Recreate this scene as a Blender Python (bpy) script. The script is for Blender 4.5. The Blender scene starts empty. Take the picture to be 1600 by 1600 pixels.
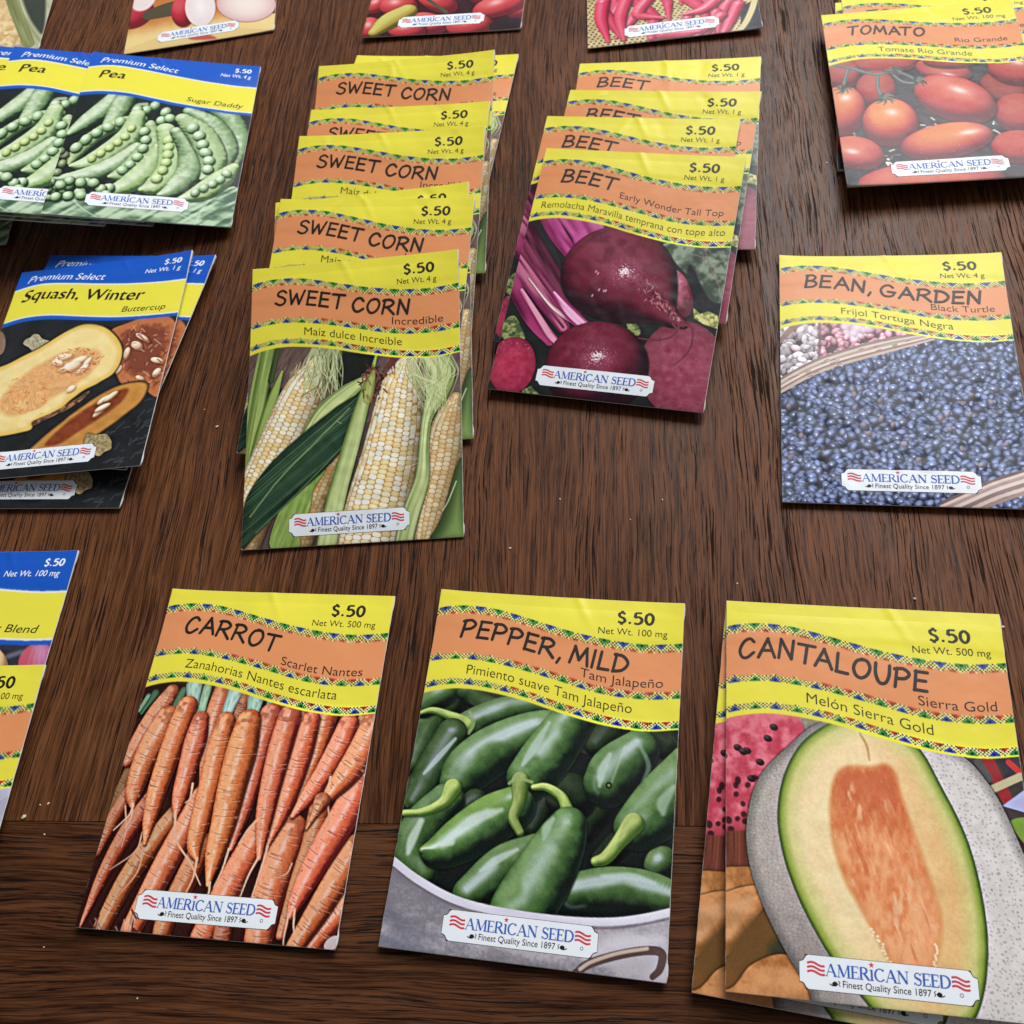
import bpy, bmesh, math, random
import numpy as np
from mathutils import Matrix, Vector

C = bpy.context.scene.collection
SC = bpy.context.scene
PHI = math.radians(15.6)          # the table grain runs along +Y of the world

# ------------------------------------------------------------------ camera
F_PX, PITCH, ROLL, CAM_H = 1551.056, 1.02442301, -0.27083233, 0.305627740
cam_d = bpy.data.cameras.new('camera')
cam = bpy.data.objects.new('camera', cam_d); C.objects.link(cam)
cam_d.sensor_width = 36.0
cam_d.lens = F_PX / 1600.0 * 36.0
cam_d.clip_start = 0.01; cam_d.clip_end = 50
cp, sp = math.cos(PITCH), math.sin(PITCH)
_f = Vector((0, cp, -sp)); _r = Vector((1, 0, 0)); _u = Vector((0, sp, cp))
_r2 = _r * math.cos(ROLL) + _u * math.sin(ROLL)
_u2 = -_r * math.sin(ROLL) + _u * math.cos(ROLL)
_RZ = Matrix.Rotation(PHI, 3, 'Z')
_r2, _u2, _b = _RZ @ _r2, _RZ @ _u2, _RZ @ (-_f)
cam.matrix_world = Matrix(((_r2.x, _u2.x, _b.x, 0), (_r2.y, _u2.y, _b.y, 0), (_r2.z, _u2.z, _b.z, CAM_H), (0, 0, 0, 1)))
cam_d.dof.use_dof = True
cam_d.dof.focus_distance = 0.335
cam_d.dof.aperture_fstop = 34.0
SC.camera = cam

# ------------------------------------------------------------------ light
w = bpy.data.worlds.new('World'); SC.world = w; w.use_nodes = True
bg = w.node_tree.nodes['Background']
# the room: pale daylight low down on the window side, dim overhead and behind the camera
_wt = w.node_tree
_tc = _wt.nodes.new('ShaderNodeTexCoord'); _sx = _wt.nodes.new('ShaderNodeVectorMath'); _sx.operation = 'DOT_PRODUCT'
_sx.inputs[1].default_value = (0.55, 0.80, 0.0); _wt.links.new(_tc.outputs['Generated'], _sx.inputs[0])
_mr = _wt.nodes.new('ShaderNodeMapRange'); _mr.interpolation_type = 'SMOOTHSTEP'
_mr.inputs['From Min'].default_value = -0.35; _mr.inputs['From Max'].default_value = 0.95
_wt.links.new(_sx.outputs['Value'], _mr.inputs['Value'])
_mx = _wt.nodes.new('ShaderNodeMix'); _mx.data_type = 'RGBA'
_mx.inputs[6].default_value = (0.215, 0.205, 0.195, 1); _mx.inputs[7].default_value = (0.62, 0.68, 0.76, 1)
_wt.links.new(_mr.outputs['Result'], _mx.inputs[0]); _wt.links.new(_mx.outputs[2], bg.inputs[0])
bg.inputs[1].default_value = 0.66

def area(name, loc, target, sx, sy, power, col):
    d = bpy.data.lights.new(name, 'AREA'); d.shape = 'RECTANGLE'; d.size = sx; d.size_y = sy
    d.energy = power; d.color = col
    o = bpy.data.objects.new(name, d); C.objects.link(o); o.location = loc
    o.rotation_euler = (Vector(target) - Vector(loc)).to_track_quat('-Z', 'Y').to_euler()
    return o
area('window_light', (0.66, 1.74, 1.72), (0.03, 0.28, 0.0), 1.45, 1.2, 75.0, (0.965, 0.985, 1.0))

SC.view_settings.view_transform = 'Standard'
SC.view_settings.look = 'None'
SC.view_settings.exposure = 0.0
SC.view_settings.gamma = 1.0
SC.view_settings.use_curve_mapping = False
SC.cycles.max_bounces = 6
SC.cycles.use_denoising = True

# ------------------------------------------------------------------ small helpers
def tag(o, label=None, cat=None, group=None, kind=None):
    if label: o['label'] = label
    if cat: o['category'] = cat
    if group: o['group'] = group
    if kind: o['kind'] = kind
    return o

def mesh_np(name, V, F, mat=None, col=None, smooth=True):
    """V (n,3) metres, F (m,k) quads or triangles, col (n,3) linear colours per vertex."""
    V = np.asarray(V, np.float32); F = np.asarray(F, np.int32)
    me = bpy.data.meshes.new(name)
    n, m, k = len(V), len(F), F.shape[1]
    me.vertices.add(n); me.vertices.foreach_set('co', V.ravel())
    me.loops.add(m * k); me.loops.foreach_set('vertex_index', F.ravel())
    me.polygons.add(m); me.polygons.foreach_set('loop_start', np.arange(0, m * k, k, dtype=np.int32))
    me.polygons.foreach_set('use_smooth', np.full(m, smooth, bool))
    me.update(calc_edges=True); me.validate()
    if col is not None:
        at = me.color_attributes.new('print', 'FLOAT_COLOR', 'POINT')
        c4 = np.ones((n, 4), np.float32); c4[:, :3] = col
        at.data.foreach_set('color', c4.ravel())
    if mat: me.materials.append(mat)
    return me

def link(name, me, parent=None):
    o = bpy.data.objects.new(name, me); C.objects.link(o)
    if parent: o.parent = parent
    return o

def lin(c):
    c = np.asarray(c, np.float32)
    return np.where(c <= 0.04045, c / 12.92, ((np.maximum(c, 0) + 0.055) / 1.055) ** 2.4)

def rgb(r, g, b): return np.array((r, g, b), np.float32) / 255.0

def principled(name, col=(0.8, 0.8, 0.8), rough=0.5, spec=0.5):
    m = bpy.data.materials.new(name); m.use_nodes = True
    p = m.node_tree.nodes['Principled BSDF']
    p.inputs['Base Color'].default_value = (*col, 1); p.inputs['Roughness'].default_value = rough
    p.inputs['Specular IOR Level'].default_value = spec
    return m, m.node_tree, p

# ------------------------------------------------------------------ materials
def print_material():
    m, nt, p = principled('printed_paper', rough=0.30, spec=0.135)
    a = nt.nodes.new('ShaderNodeAttribute'); a.attribute_name = 'print'
    nt.links.new(a.outputs['Color'], p.inputs['Base Color'])
    tc = nt.nodes.new('ShaderNodeTexCoord')
    n1 = nt.nodes.new('ShaderNodeTexNoise'); n1.inputs['Scale'].default_value = 60; n1.inputs['Detail'].default_value = 3
    nt.links.new(tc.outputs['Object'], n1.inputs['Vector'])
    b = nt.nodes.new('ShaderNodeBump'); b.inputs['Strength'].default_value = 0.25; b.inputs['Distance'].default_value = 0.0015
    nt.links.new(n1.outputs['Fac'], b.inputs['Height'])
    nt.links.new(b.outputs['Normal'], p.inputs['Normal'])
    mr = nt.nodes.new('ShaderNodeMapRange'); mr.inputs['To Min'].default_value = 0.25; mr.inputs['To Max'].default_value = 0.37
    nt.links.new(n1.outputs['Fac'], mr.inputs['Value']); nt.links.new(mr.outputs['Result'], p.inputs['Roughness'])
    return m
M_PRINT = print_material()
def ink(name, c):
    return principled(name, tuple(float(v) for v in lin(rgb(*c))), 0.42, 0.2)[0]
M_BLACK = ink('black_ink', (30, 26, 24))
M_WHITE = ink('white_ink', (232, 236, 240))
M_BLUE = ink('blue_ink', (52, 92, 178))
M_RED = ink('red_ink', (205, 52, 62))
M_PAPER = ink('white_paper', (205, 203, 198))

# ------------------------------------------------------------------ table
def wood(name, along_x, seed, tint=1.0):
    m, nt, p = principled(name, rough=0.4, spec=0.09)
    N, L = nt.nodes, nt.links
    tc = N.new('ShaderNodeTexCoord')
    mp = N.new('ShaderNodeMapping'); mp.inputs['Location'].default_value = (seed * 1.37, seed * 0.71, seed * 0.3)
    if along_x: mp.inputs['Rotation'].default_value = (0, 0, math.pi / 2)
    L.new(tc.outputs['Object'], mp.inputs['Vector'])
    # slow sideways wander of the grain
    def noise(vec, scale, detail=2.0, rough=0.5, sx=1, sy=1):
        mm = N.new('ShaderNodeMapping'); mm.inputs['Scale'].default_value = (sx, sy, 1)
        L.new(vec, mm.inputs['Vector'])
        n = N.new('ShaderNodeTexNoise'); n.inputs['Scale'].default_value = scale; n.inputs['Detail'].default_value = detail
        n.inputs['Roughness'].default_value = rough
        L.new(mm.outputs['Vector'], n.inputs['Vector']); return n.outputs['Fac']
    def math2(op, a, b=None, clamp=False):
        n = N.new('ShaderNodeMath'); n.operation = op; n.use_clamp = clamp
        for i, v in enumerate((a, b)):
            if v is None: continue
            if isinstance(v, (int, float)): n.inputs[i].default_value = v
            else: L.new(v, n.inputs[i])
        return n.outputs[0]
    def ramp(v, a, b, lo=0.0, hi=1.0):
        n = N.new('ShaderNodeMapRange'); n.interpolation_type = 'SMOOTHSTEP'
        n.inputs['From Min'].default_value = a; n.inputs['From Max'].default_value = b
        n.inputs['To Min'].default_value = lo; n.inputs['To Max'].default_value = hi
        L.new(v, n.inputs['Value']); return n.outputs['Result']
    def mixc(fac, a, b):
        n = N.new('ShaderNodeMix'); n.data_type = 'RGBA'
        if isinstance(fac, float): n.inputs[0].default_value = fac
        else: L.new(fac, n.inputs[0])
        for i, v in ((6, a), (7, b)):
            if isinstance(v, tuple): n.inputs[i].default_value = (*v, 1)
            else: L.new(v, n.inputs[i])
        return n.outputs[2]
    wob = noise(mp.outputs['Vector'], 1.0, 2.0, 0.5, 30, 9)
    wob2 = noise(mp.outputs['Vector'], 1.0, 2.0, 0.55, 110, 30)
    sep = N.new('ShaderNodeSeparateXYZ'); L.new(mp.outputs['Vector'], sep.inputs[0])
    dx = math2('MULTIPLY', math2('SUBTRACT', wob, 0.5), 0.011)
    dx2 = math2('MULTIPLY', math2('SUBTRACT', wob2, 0.5), 0.0014)
    xx = math2('ADD', math2('ADD', sep.outputs['X'], dx), dx2)
    cb = N.new('ShaderNodeCombineXYZ'); L.new(xx, cb.inputs[0]); L.new(sep.outputs['Y'], cb.inputs[1])
    V = cb.outputs[0]
    fibre = noise(V, 1.0, 3.0, 0.68, 2000, 44)
    fibre2 = noise(V, 1.0, 2.0, 0.6, 700, 18)
    ring = noise(V, 1.0, 2.0, 0.5, 105, 3.5)
    big = noise(mp.outputs['Vector'], 1.0, 2.0, 0.5, 14, 5)
    t = math2('ADD', math2('ADD', math2('MULTIPLY', fibre, 0.46), math2('MULTIPLY', fibre2, 0.30)), math2('ADD', math2('MULTIPLY', ring, 0.14), math2('MULTIPLY', big, 0.16)))
    k = ramp(t, 0.39, 0.64)
    col = mixc(k, tuple(v * tint for v in (0.019, 0.0057, 0.0022)), tuple(v * tint for v in (0.165, 0.061, 0.0235)))
    # open pores of the oak: fine dark dashes that gather in the growth rings
    p1 = noise(V, 1.0, 3.0, 0.65, 1450, 30)
    p2 = noise(V, 1.0, 2.5, 0.55, 2700, 72)
    ringm = ramp(ring, 0.40, 0.60)
    th = math2("SUBTRACT", 0.605, math2('MULTIPLY', ringm, 0.075))
    d1 = math2('SUBTRACT', p1, th)
    m1 = ramp(d1, 0.0, 0.04)
    m2 = ramp(p2, 0.60, 0.67, 0.0, 0.8)
    pore = math2('MAXIMUM', m1, m2)
    col = mixc(math2('MULTIPLY', pore, 0.94), col, tuple(v * tint for v in (0.0085, 0.0042, 0.0030)))
    L.new(col, p.inputs['Base Color'])
    rg = math2('ADD', ramp(fibre2, 0.3, 0.7, 0.30, 0.42), math2('ADD', math2('MULTIPLY', pore, 0.35), ramp(big, 0.35, 0.65, -0.05, 0.09)))
    L.new(rg, p.inputs['Roughness'])
    h = math2('SUBTRACT', math2('MULTIPLY', fibre, 0.12), math2('MULTIPLY', pore, 0.8))
    b = N.new('ShaderNodeBump'); b.inputs['Strength'].default_value = 0.30; b.inputs['Distance'].default_value = 0.0002
    L.new(h, b.inputs['Height']); L.new(b.outputs['Normal'], p.inputs['Normal'])
    return m

def board(name, x0, x1, y0, y1, mat, parent):
    bm = bmesh.new()
    bmesh.ops.create_cube(bm, size=1.0)
    for v in bm.verts:
        v.co = Vector(((x0 if v.co.x < 0 else x1), (y0 if v.co.y < 0 else y1), (-0.025 if v.co.z < 0 else 0.0)))
    bmesh.ops.bevel(bm, geom=[e for e in bm.edges if all(v.co.z > -0.001 for v in e.verts)], offset=0.0002, segments=2, affect='EDGES')
    me = bpy.data.meshes.new(name); bm.to_mesh(me); bm.free(); me.materials.append(mat)
    return link(name, me, parent)

SEAM = 0.0687
table = bpy.data.objects.new('wooden_table', None); C.objects.link(table)
tag(table, 'dark brown stained oak table top with open grain, under all the seed packets', 'table')
xs = [-0.78, -0.560, -0.405, -0.255, -0.105, 0.046, 0.192, 0.345, 0.52, 0.75]
wood_mats = [wood('oak_a', False, 1.0, 1.0), wood('oak_b', False, 4.3, 0.93), wood('oak_c', False, 7.7, 1.06)]
for i in range(len(xs) - 1):
    board('plank', xs[i] + 0.00008, xs[i + 1] - 0.00008, SEAM + 0.00005, 1.25, wood_mats[i % 3], table)
board('end_board', xs[0], xs[-1], SEAM - 0.125, SEAM, wood('oak_end', True, 2.2, 0.72), table)
# ------------------------------------------------------------------ painter for what is printed on the paper
PW, PH = 82.5, 114.0            # a packet's front in mm
HM = {
 'carrot': (0.095033287, 0.027895119, -47.777503, -0.0027050533, 0.098488957, -4.5075313, 3.8795082e-05, 0.00015009954, 1),
 'pepper': (0.095148613, 0.017091713, -28.894158, -0.0058923711, 0.10189309, -3.9064192, 4.3650657e-05, 0.00015300273, 1),
 'canta1': (0.086865638, 0.00019010228, -15.424217, -0.0047836363, 0.097241595, -3.5497301, 3.4102237e-05, 0.00014753054, 1),
 'beet1': (0.084210505, 0.020672846, -32.827057, -0.004894563, 0.10018452, -1.9302723, 4.5521174e-05, 8.6091352e-05, 1),
 'corn1': (0.08393196, 0.003476564, -10.134337, 0.0086149851, 0.089442021, -13.027221, 3.091963e-05, 6.0436416e-05, 1),
 'bean': (0.069287886, -0.00092781703, -9.3548977, 0.0014813701, 0.096746734, -8.0396752, 3.4434472e-05, 0.00011825266, 1),
 'squash1': (0.10719019, 0.03924047, -17.749648, 0.016615707, 0.1348781, -21.856112, 5.3516456e-05, 0.00016858112, 1),
 'pea1': (0.10437891, 0.034034766, -53.261395, -0.01531361, 0.17223034, -35.088272, -3.6019296e-05, 0.00016839482, 1),
 'tomato1': (0.07607966, -0.011592586, -23.055864, 0.010452669, 0.12886373, -15.035775, 3.5363198e-05, 0.00013716585, 1),
 'radish': (0.13304266, 0.02536408, -82.618056, 0.037219749, 0.2241399, 45.108761, 4.6258136e-05, 0.00019217255, 1),
 'redtom': (0.12263795, 0.032183112, -58.308561, 0.014896354, 0.20723857, 77.63291, 4.5556244e-05, 0.00018664685, 1),
 'chili': (0.08942195, -0.0014781051, -18.646231, 0.021497886, 0.15838194, 71.611683, 4.3585772e-05, 0.00014700038, 1),
 'husk': (0.065780165, 0.026104776, 50.181129, 0.013540218, 0.10890975, 63.611706, 1.6494769e-05, 9.0827852e-05, 1),
 'onion': (0.085413908, 0.035195311, 48.162872, 0.0010669839, 0.08672708, -6.2800986, 3.1860564e-05, 0.0001236102, 1),
 'cabbage': (0.085030246, 0.03378018, 48.699899, 0.0011989375, 0.080890372, -51.872923, 3.3245207e-05, 0.00012458513, 1)}                  # print-layout matrices: tracing coordinates -> mm on the paper

def catmull(P, n=6, closed=False):
    P = np.asarray(P, float)
    if len(P) < 3 and not closed:
        t = np.linspace(0, 1, n + 1)[:, None]; return P[0] * (1 - t) + P[-1] * t
    if closed: Q = np.vstack([P[-1], P, P[0], P[1]])
    else: Q = np.vstack([2 * P[0] - P[1], P, 2 * P[-1] - P[-2]])
    out = []
    for i in range(1, len(Q) - 2):
        p0, p1, p2, p3 = Q[i - 1:i + 3]
        for t in np.arange(n) / n:
            out.append(0.5 * (2 * p1 + (p2 - p0) * t + (2 * p0 - 5 * p1 + 4 * p2 - p3) * t * t + (3 * p1 - p0 - 3 * p2 + p3) * t ** 3))
    if not closed: out.append(Q[-2])
    return np.array(out)

def _hash(i, j, s):
    h = (i.astype(np.int64) * 374761393 + j.astype(np.int64) * 668265263 + int(s) * 2246822519) & 0xffffffff
    h = ((h ^ (h >> 13)) * 1274126177) & 0xffffffff
    return ((h ^ (h >> 16)) & 0xffff) / 65535.0

def vnoise(x, y, s=0):
    xi, yi = np.floor(x), np.floor(y); fx, fy = x - xi, y - yi
    fx = fx * fx * (3 - 2 * fx); fy = fy * fy * (3 - 2 * fy)
    a, b = _hash(xi, yi, s), _hash(xi + 1, yi, s); c, d = _hash(xi, yi + 1, s), _hash(xi + 1, yi + 1, s)
    return (a * (1 - fx) + b * fx) * (1 - fy) + (c * (1 - fx) + d * fx) * fy

def fbm(x, y, s=0, o=4):
    v, a, t = 0, 0.5, 0
    for k in range(o):
        v = v + a * vnoise(x * 2 ** k, y * 2 ** k, s + k * 17); t += a; a *= 0.5
    return v / t

def cells(x, y, s=0):
    """distance to the two nearest feature points and the id of the nearest"""
    xi, yi = np.floor(x), np.floor(y)
    d1 = np.full(x.shape, 9.0); d2 = d1.copy(); cid = np.zeros(x.shape)
    for a in (-1, 0, 1):
        for b in (-1, 0, 1):
            cx, cy = xi + a, yi + b
            d = np.hypot(cx + 0.15 + 0.7 * _hash(cx, cy, s) - x, cy + 0.15 + 0.7 * _hash(cx, cy, s + 7) - y)
            nearer = d < d1
            d2 = np.where(nearer, d1, np.minimum(d2, d)); cid = np.where(nearer, _hash(cx, cy, s + 13), cid); d1 = np.where(nearer, d, d1)
    return d1, d2, cid

def sst(a, b, x):
    t = np.clip((x - a) / (b - a), 0, 1); return t * t * (3 - 2 * t)

def mix(a, b, t):
    t = np.asarray(t)[..., None] if np.ndim(t) else t
    return a * (1 - t) + b * t

class Art:
    segs = 0
    def __init__(self, key, ppm=8, base=(20, 20, 20), y0=24.0):
        self.M = np.array(HM[key]).reshape(3, 3) if key in HM else np.eye(3)
        self.ppm = ppm; self.w, self.h = int(PW * ppm), int(PH * ppm)
        self.X = ((np.arange(self.w) + 0.5) / ppm)[None, :].repeat(self.h, 0)
        self.Y = ((np.arange(self.h) + 0.5) / ppm)[:, None].repeat(self.w, 1)
        self.C = np.empty((self.h, self.w, 3), np.float32); self.C[:] = rgb(*base)
    def P(self, pts):
        p = np.atleast_2d(np.asarray(pts, float)); o = np.c_[p[:, :2], np.ones(len(p))] @ self.M.T
        return o[:, :2] / o[:, 2:]
    def jac(self, p):
        a, b, c = self.P([p, (p[0] + 1, p[1]), (p[0], p[1] + 1)])
        return np.stack([b - a, c - a], 1)
    def scale(self, p): return math.sqrt(abs(np.linalg.det(self.jac(p))))
    def sl(self, x0, x1, y0, y1):
        a = max(0, int(x0 * self.ppm) - 2); b = min(self.w, int(x1 * self.ppm) + 3)
        c = max(0, int(y0 * self.ppm) - 2); d = min(self.h, int(y1 * self.ppm) + 3)
        return None if a >= b or c >= d else (slice(c, d), slice(a, b))
    def put(self, s, col, a):
        a = np.clip(a, 0, 1)[..., None]; self.C[s] = self.C[s] * (1 - a) + np.clip(col, 0, 1) * a
    def tube(self, pts, rad, fn, n=5, alpha=1.0, soft=0.0, shadow=0.0):
        pts = np.asarray(pts, float); rad = np.asarray(rad, float) * np.ones(len(pts))
        sc = np.array([self.scale(p) for p in pts])
        q = catmull(np.c_[self.P(pts), rad * sc], n + self.segs); q[:, 2] = np.maximum(q[:, 2], 0.02)
        R = q[:, 2].max() + soft + (0.9 if shadow else 0)
        s = self.sl(q[:, 0].min() - R, q[:, 0].max() + R, q[:, 1].min() - R, q[:, 1].max() + R)
        if s is None: return
        x, y = self.X[s], self.Y[s]
        best = np.full(x.shape, 1e9); S = np.zeros(x.shape); NX = S.copy(); NY = S.copy(); SG = S.copy(); RR = S.copy() + 1
        acc = 0.0
        for i in range(len(q) - 1):
            a, b = q[i], q[i + 1]; d = b[:2] - a[:2]; L2 = d @ d + 1e-9; L = math.sqrt(L2)
            t = np.clip(((x - a[0]) * d[0] + (y - a[1]) * d[1]) / L2, 0, 1)
            px, py = x - a[0] - t * d[0], y - a[1] - t * d[1]; r = a[2] + t * (b[2] - a[2])
            dist = np.hypot(px, py); e = dist - r if soft or shadow else dist / r
            m = (dist / r) < best
            best = np.where(m, dist / r, best); S = np.where(m, acc + t * L, S); RR = np.where(m, r, RR)
            NX = np.where(m, px / r, NX); NY = np.where(m, py / r, NY)
            SG = np.where(m, np.sign(px * -d[1] + py * d[0]) * dist / r, SG); acc += L
        sd = (1 - best) * RR
        if shadow: self.C[s] *= (1 - shadow * np.clip(1 + sd / 0.9, 0, 1) ** 2 * np.clip(.45 + .35 * NX / (best + .01) + .6 * NY / (best + .01), .12, 1))[..., None]
        al = np.clip(sd * self.ppm + 0.5, 0, 1) if not soft else sst(-soft, soft, sd)
        nz = np.sqrt(np.clip(1 - NX ** 2 - NY ** 2, 0, 1))
        g = dict(x=x, y=y, s=S, L=acc, q=SG, nx=NX, ny=NY, nz=nz, r=RR, e=best)
        col = fn(g) if callable(fn) else np.broadcast_to(fn, x.shape + (3,))
        self.put(s, col, al * alpha)
    def blob(self, c, rx, ry, ang, fn, alpha=1.0, soft=0.0, shadow=0.0, pw=2.0):
        J = self.jac(c); o = self.P([c])[0]; R = max(rx, ry) * np.linalg.norm(J, 2) * 1.05 + soft + (0.9 if shadow else 0)
        s = self.sl(o[0] - R, o[0] + R, o[1] - R, o[1] + R)
        if s is None: return
        x, y = self.X[s], self.Y[s]; I = np.linalg.inv(J)
        u = I[0, 0] * (x - o[0]) + I[0, 1] * (y - o[1]); v = I[1, 0] * (x - o[0]) + I[1, 1] * (y - o[1])
        ca, sa = math.cos(math.radians(ang)), math.sin(math.radians(ang))
        a, b = (u * ca + v * sa) / rx, (-u * sa + v * ca) / ry
        e = (np.abs(a) ** pw + np.abs(b) ** pw) ** (1 / pw)
        sd = (1 - e) * min(rx, ry) * math.sqrt(abs(np.linalg.det(J)))
        nx, ny = a * ca - b * sa, a * sa + b * ca
        if shadow: self.C[s] *= (1 - shadow * np.clip(1 + sd / 0.9, 0, 1) ** 2 * np.clip(.45 + (.35 * nx + .6 * ny) / (e + .01), .12, 1))[..., None]
        al = np.clip(sd * self.ppm + 0.5, 0, 1) if not soft else sst(-soft, soft, sd)
        nz = np.sqrt(np.clip(1 - nx ** 2 - ny ** 2, 0, 1))
        g = dict(x=x, y=y, nx=nx, ny=ny, nz=nz, e=e, a=a, b=b, q=b, s=a)
        col = fn(g) if callable(fn) else np.broadcast_to(fn, x.shape + (3,))
        self.put(s, col, al * alpha)
    def poly(self, pts, fn, smooth=True, alpha=1.0, soft=0.0, n=6, shadow=0.0):
        q = self.P(pts)
        if smooth: q = catmull(q, n, True)
        R = 0.5 + soft + (0.9 if shadow else 0)
        s = self.sl(q[:, 0].min() - R, q[:, 0].max() + R, q[:, 1].min() - R, q[:, 1].max() + R)
        if s is None: return
        x, y = self.X[s], self.Y[s]; ins = np.zeros(x.shape, bool); dm = np.full(x.shape, 1e9)
        for i in range(len(q)):
            a, b = q[i], q[(i + 1) % len(q)]; d = b - a; L2 = d @ d + 1e-12
            t = np.clip(((x - a[0]) * d[0] + (y - a[1]) * d[1]) / L2, 0, 1)
            dm = np.minimum(dm, (x - a[0] - t * d[0]) ** 2 + (y - a[1] - t * d[1]) ** 2)
            if a[1] != b[1]:
                ins ^= ((a[1] > y) != (b[1] > y)) & (x < (b[0] - a[0]) * (y - a[1]) / (b[1] - a[1]) + a[0])
        sd = np.where(ins, 1, -1) * np.sqrt(dm)
        if shadow: self.C[s] *= (1 - shadow * np.clip(1 + sd / 0.9, 0, 1) ** 2)[..., None]
        al = np.clip(sd * self.ppm + 0.5, 0, 1) if not soft else sst(-soft, soft, sd)
        g = dict(x=x, y=y, d=sd)
        col = fn(g) if callable(fn) else np.broadcast_to(fn, x.shape + (3,))
        self.put(s, col, al * alpha)
    def line(self, pts, wd, col, alpha=1.0, n=5, soft=0.0):
        self.tube(pts, wd, np.asarray(col, np.float32), n, alpha, soft)
    def grain(self, amt=0.03, f=3.0, seed=3):
        self.C += ((fbm(self.X * f, self.Y * f, seed, 3) - 0.5) * 2 * amt)[..., None]
    def sample(self, x, y):
        if not hasattr(self, 'B'):
            def box(a, k):
                for ax in (0, 1):
                    q = np.cumsum(np.pad(a, [(k + 1, k) if i == ax else (0, 0) for i in range(3)], 'edge'), axis=ax, dtype=np.float64)
                    n_ = a.shape[ax]; sl1 = [slice(None)] * 3; sl0 = [slice(None)] * 3; sl1[ax] = slice(2 * k + 1, 2 * k + 1 + n_); sl0[ax] = slice(0, n_)
                    a = (q[tuple(sl1)] - q[tuple(sl0)]) / (2 * k + 1)
                return a
            c = self.C; k = max(2, int(self.ppm * .45)); lo = (self.Y > 40)[..., None] * 1.0
            c = c + lo * (.55 * (c - box(c, k)) + .25 * (c - box(c, k * 5)))      # crisp, contrasty printing of the photograph
            p = np.pad(c, ((0, 1), (0, 1), (0, 0)), 'edge')
            self.B = (p[:-1, :-1] + p[1:, :-1] + p[:-1, 1:] + p[1:, 1:]) / 4
        u = np.clip(x * self.ppm - 1.0, 0, self.w - 1.001); v = np.clip(y * self.ppm - 1.0, 0, self.h - 1.001)
        i, j = u.astype(int), v.astype(int); fu, fv = (u - i)[..., None], (v - j)[..., None]
        B = self.B
        c = (B[j, i] * (1 - fu) + B[j, i + 1] * fu) * (1 - fv) + (B[j + 1, i] * (1 - fu) + B[j + 1, i + 1] * fu) * fv
        return lin(np.clip(c, 0, 1))

def lam(g, L=(-0.35, -0.6, 0.72)):
    L = np.array(L) / np.linalg.norm(L); return np.clip(g['nx'] * L[0] + g['ny'] * L[1] + g['nz'] * L[2], 0, 1)
def spec(g, L=(-0.35, -0.6, 0.72), p=30):
    L = np.array(L) / np.linalg.norm(L); h = L + np.array((0, 0, 1)); h /= np.linalg.norm(h)
    return np.clip(g['nx'] * h[0] + g['ny'] * h[1] + g['nz'] * h[2], 0, 1) ** p
def skin(dark, mid, light, hi=None, L=(-0.35, -0.6, 0.72), p=30, hs=0.7, tex=0.0, f=1.5, seed=1):
    dark, mid, light = rgb(*dark), rgb(*mid), rgb(*light); hi = rgb(*hi) if hi else None
    def fn(g):
        l = lam(g, L); l = l + (fbm(g['x'] * f, g['y'] * f, seed) - 0.5) * tex
        c = mix(dark, mid, sst(0.05, 0.55, l)); c = mix(c, light, sst(0.5, 1.0, l))
        if hi is not None: c = mix(c, hi, np.clip(spec(g, L, p) * hs, 0, 1))
        return c
    return fn

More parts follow.
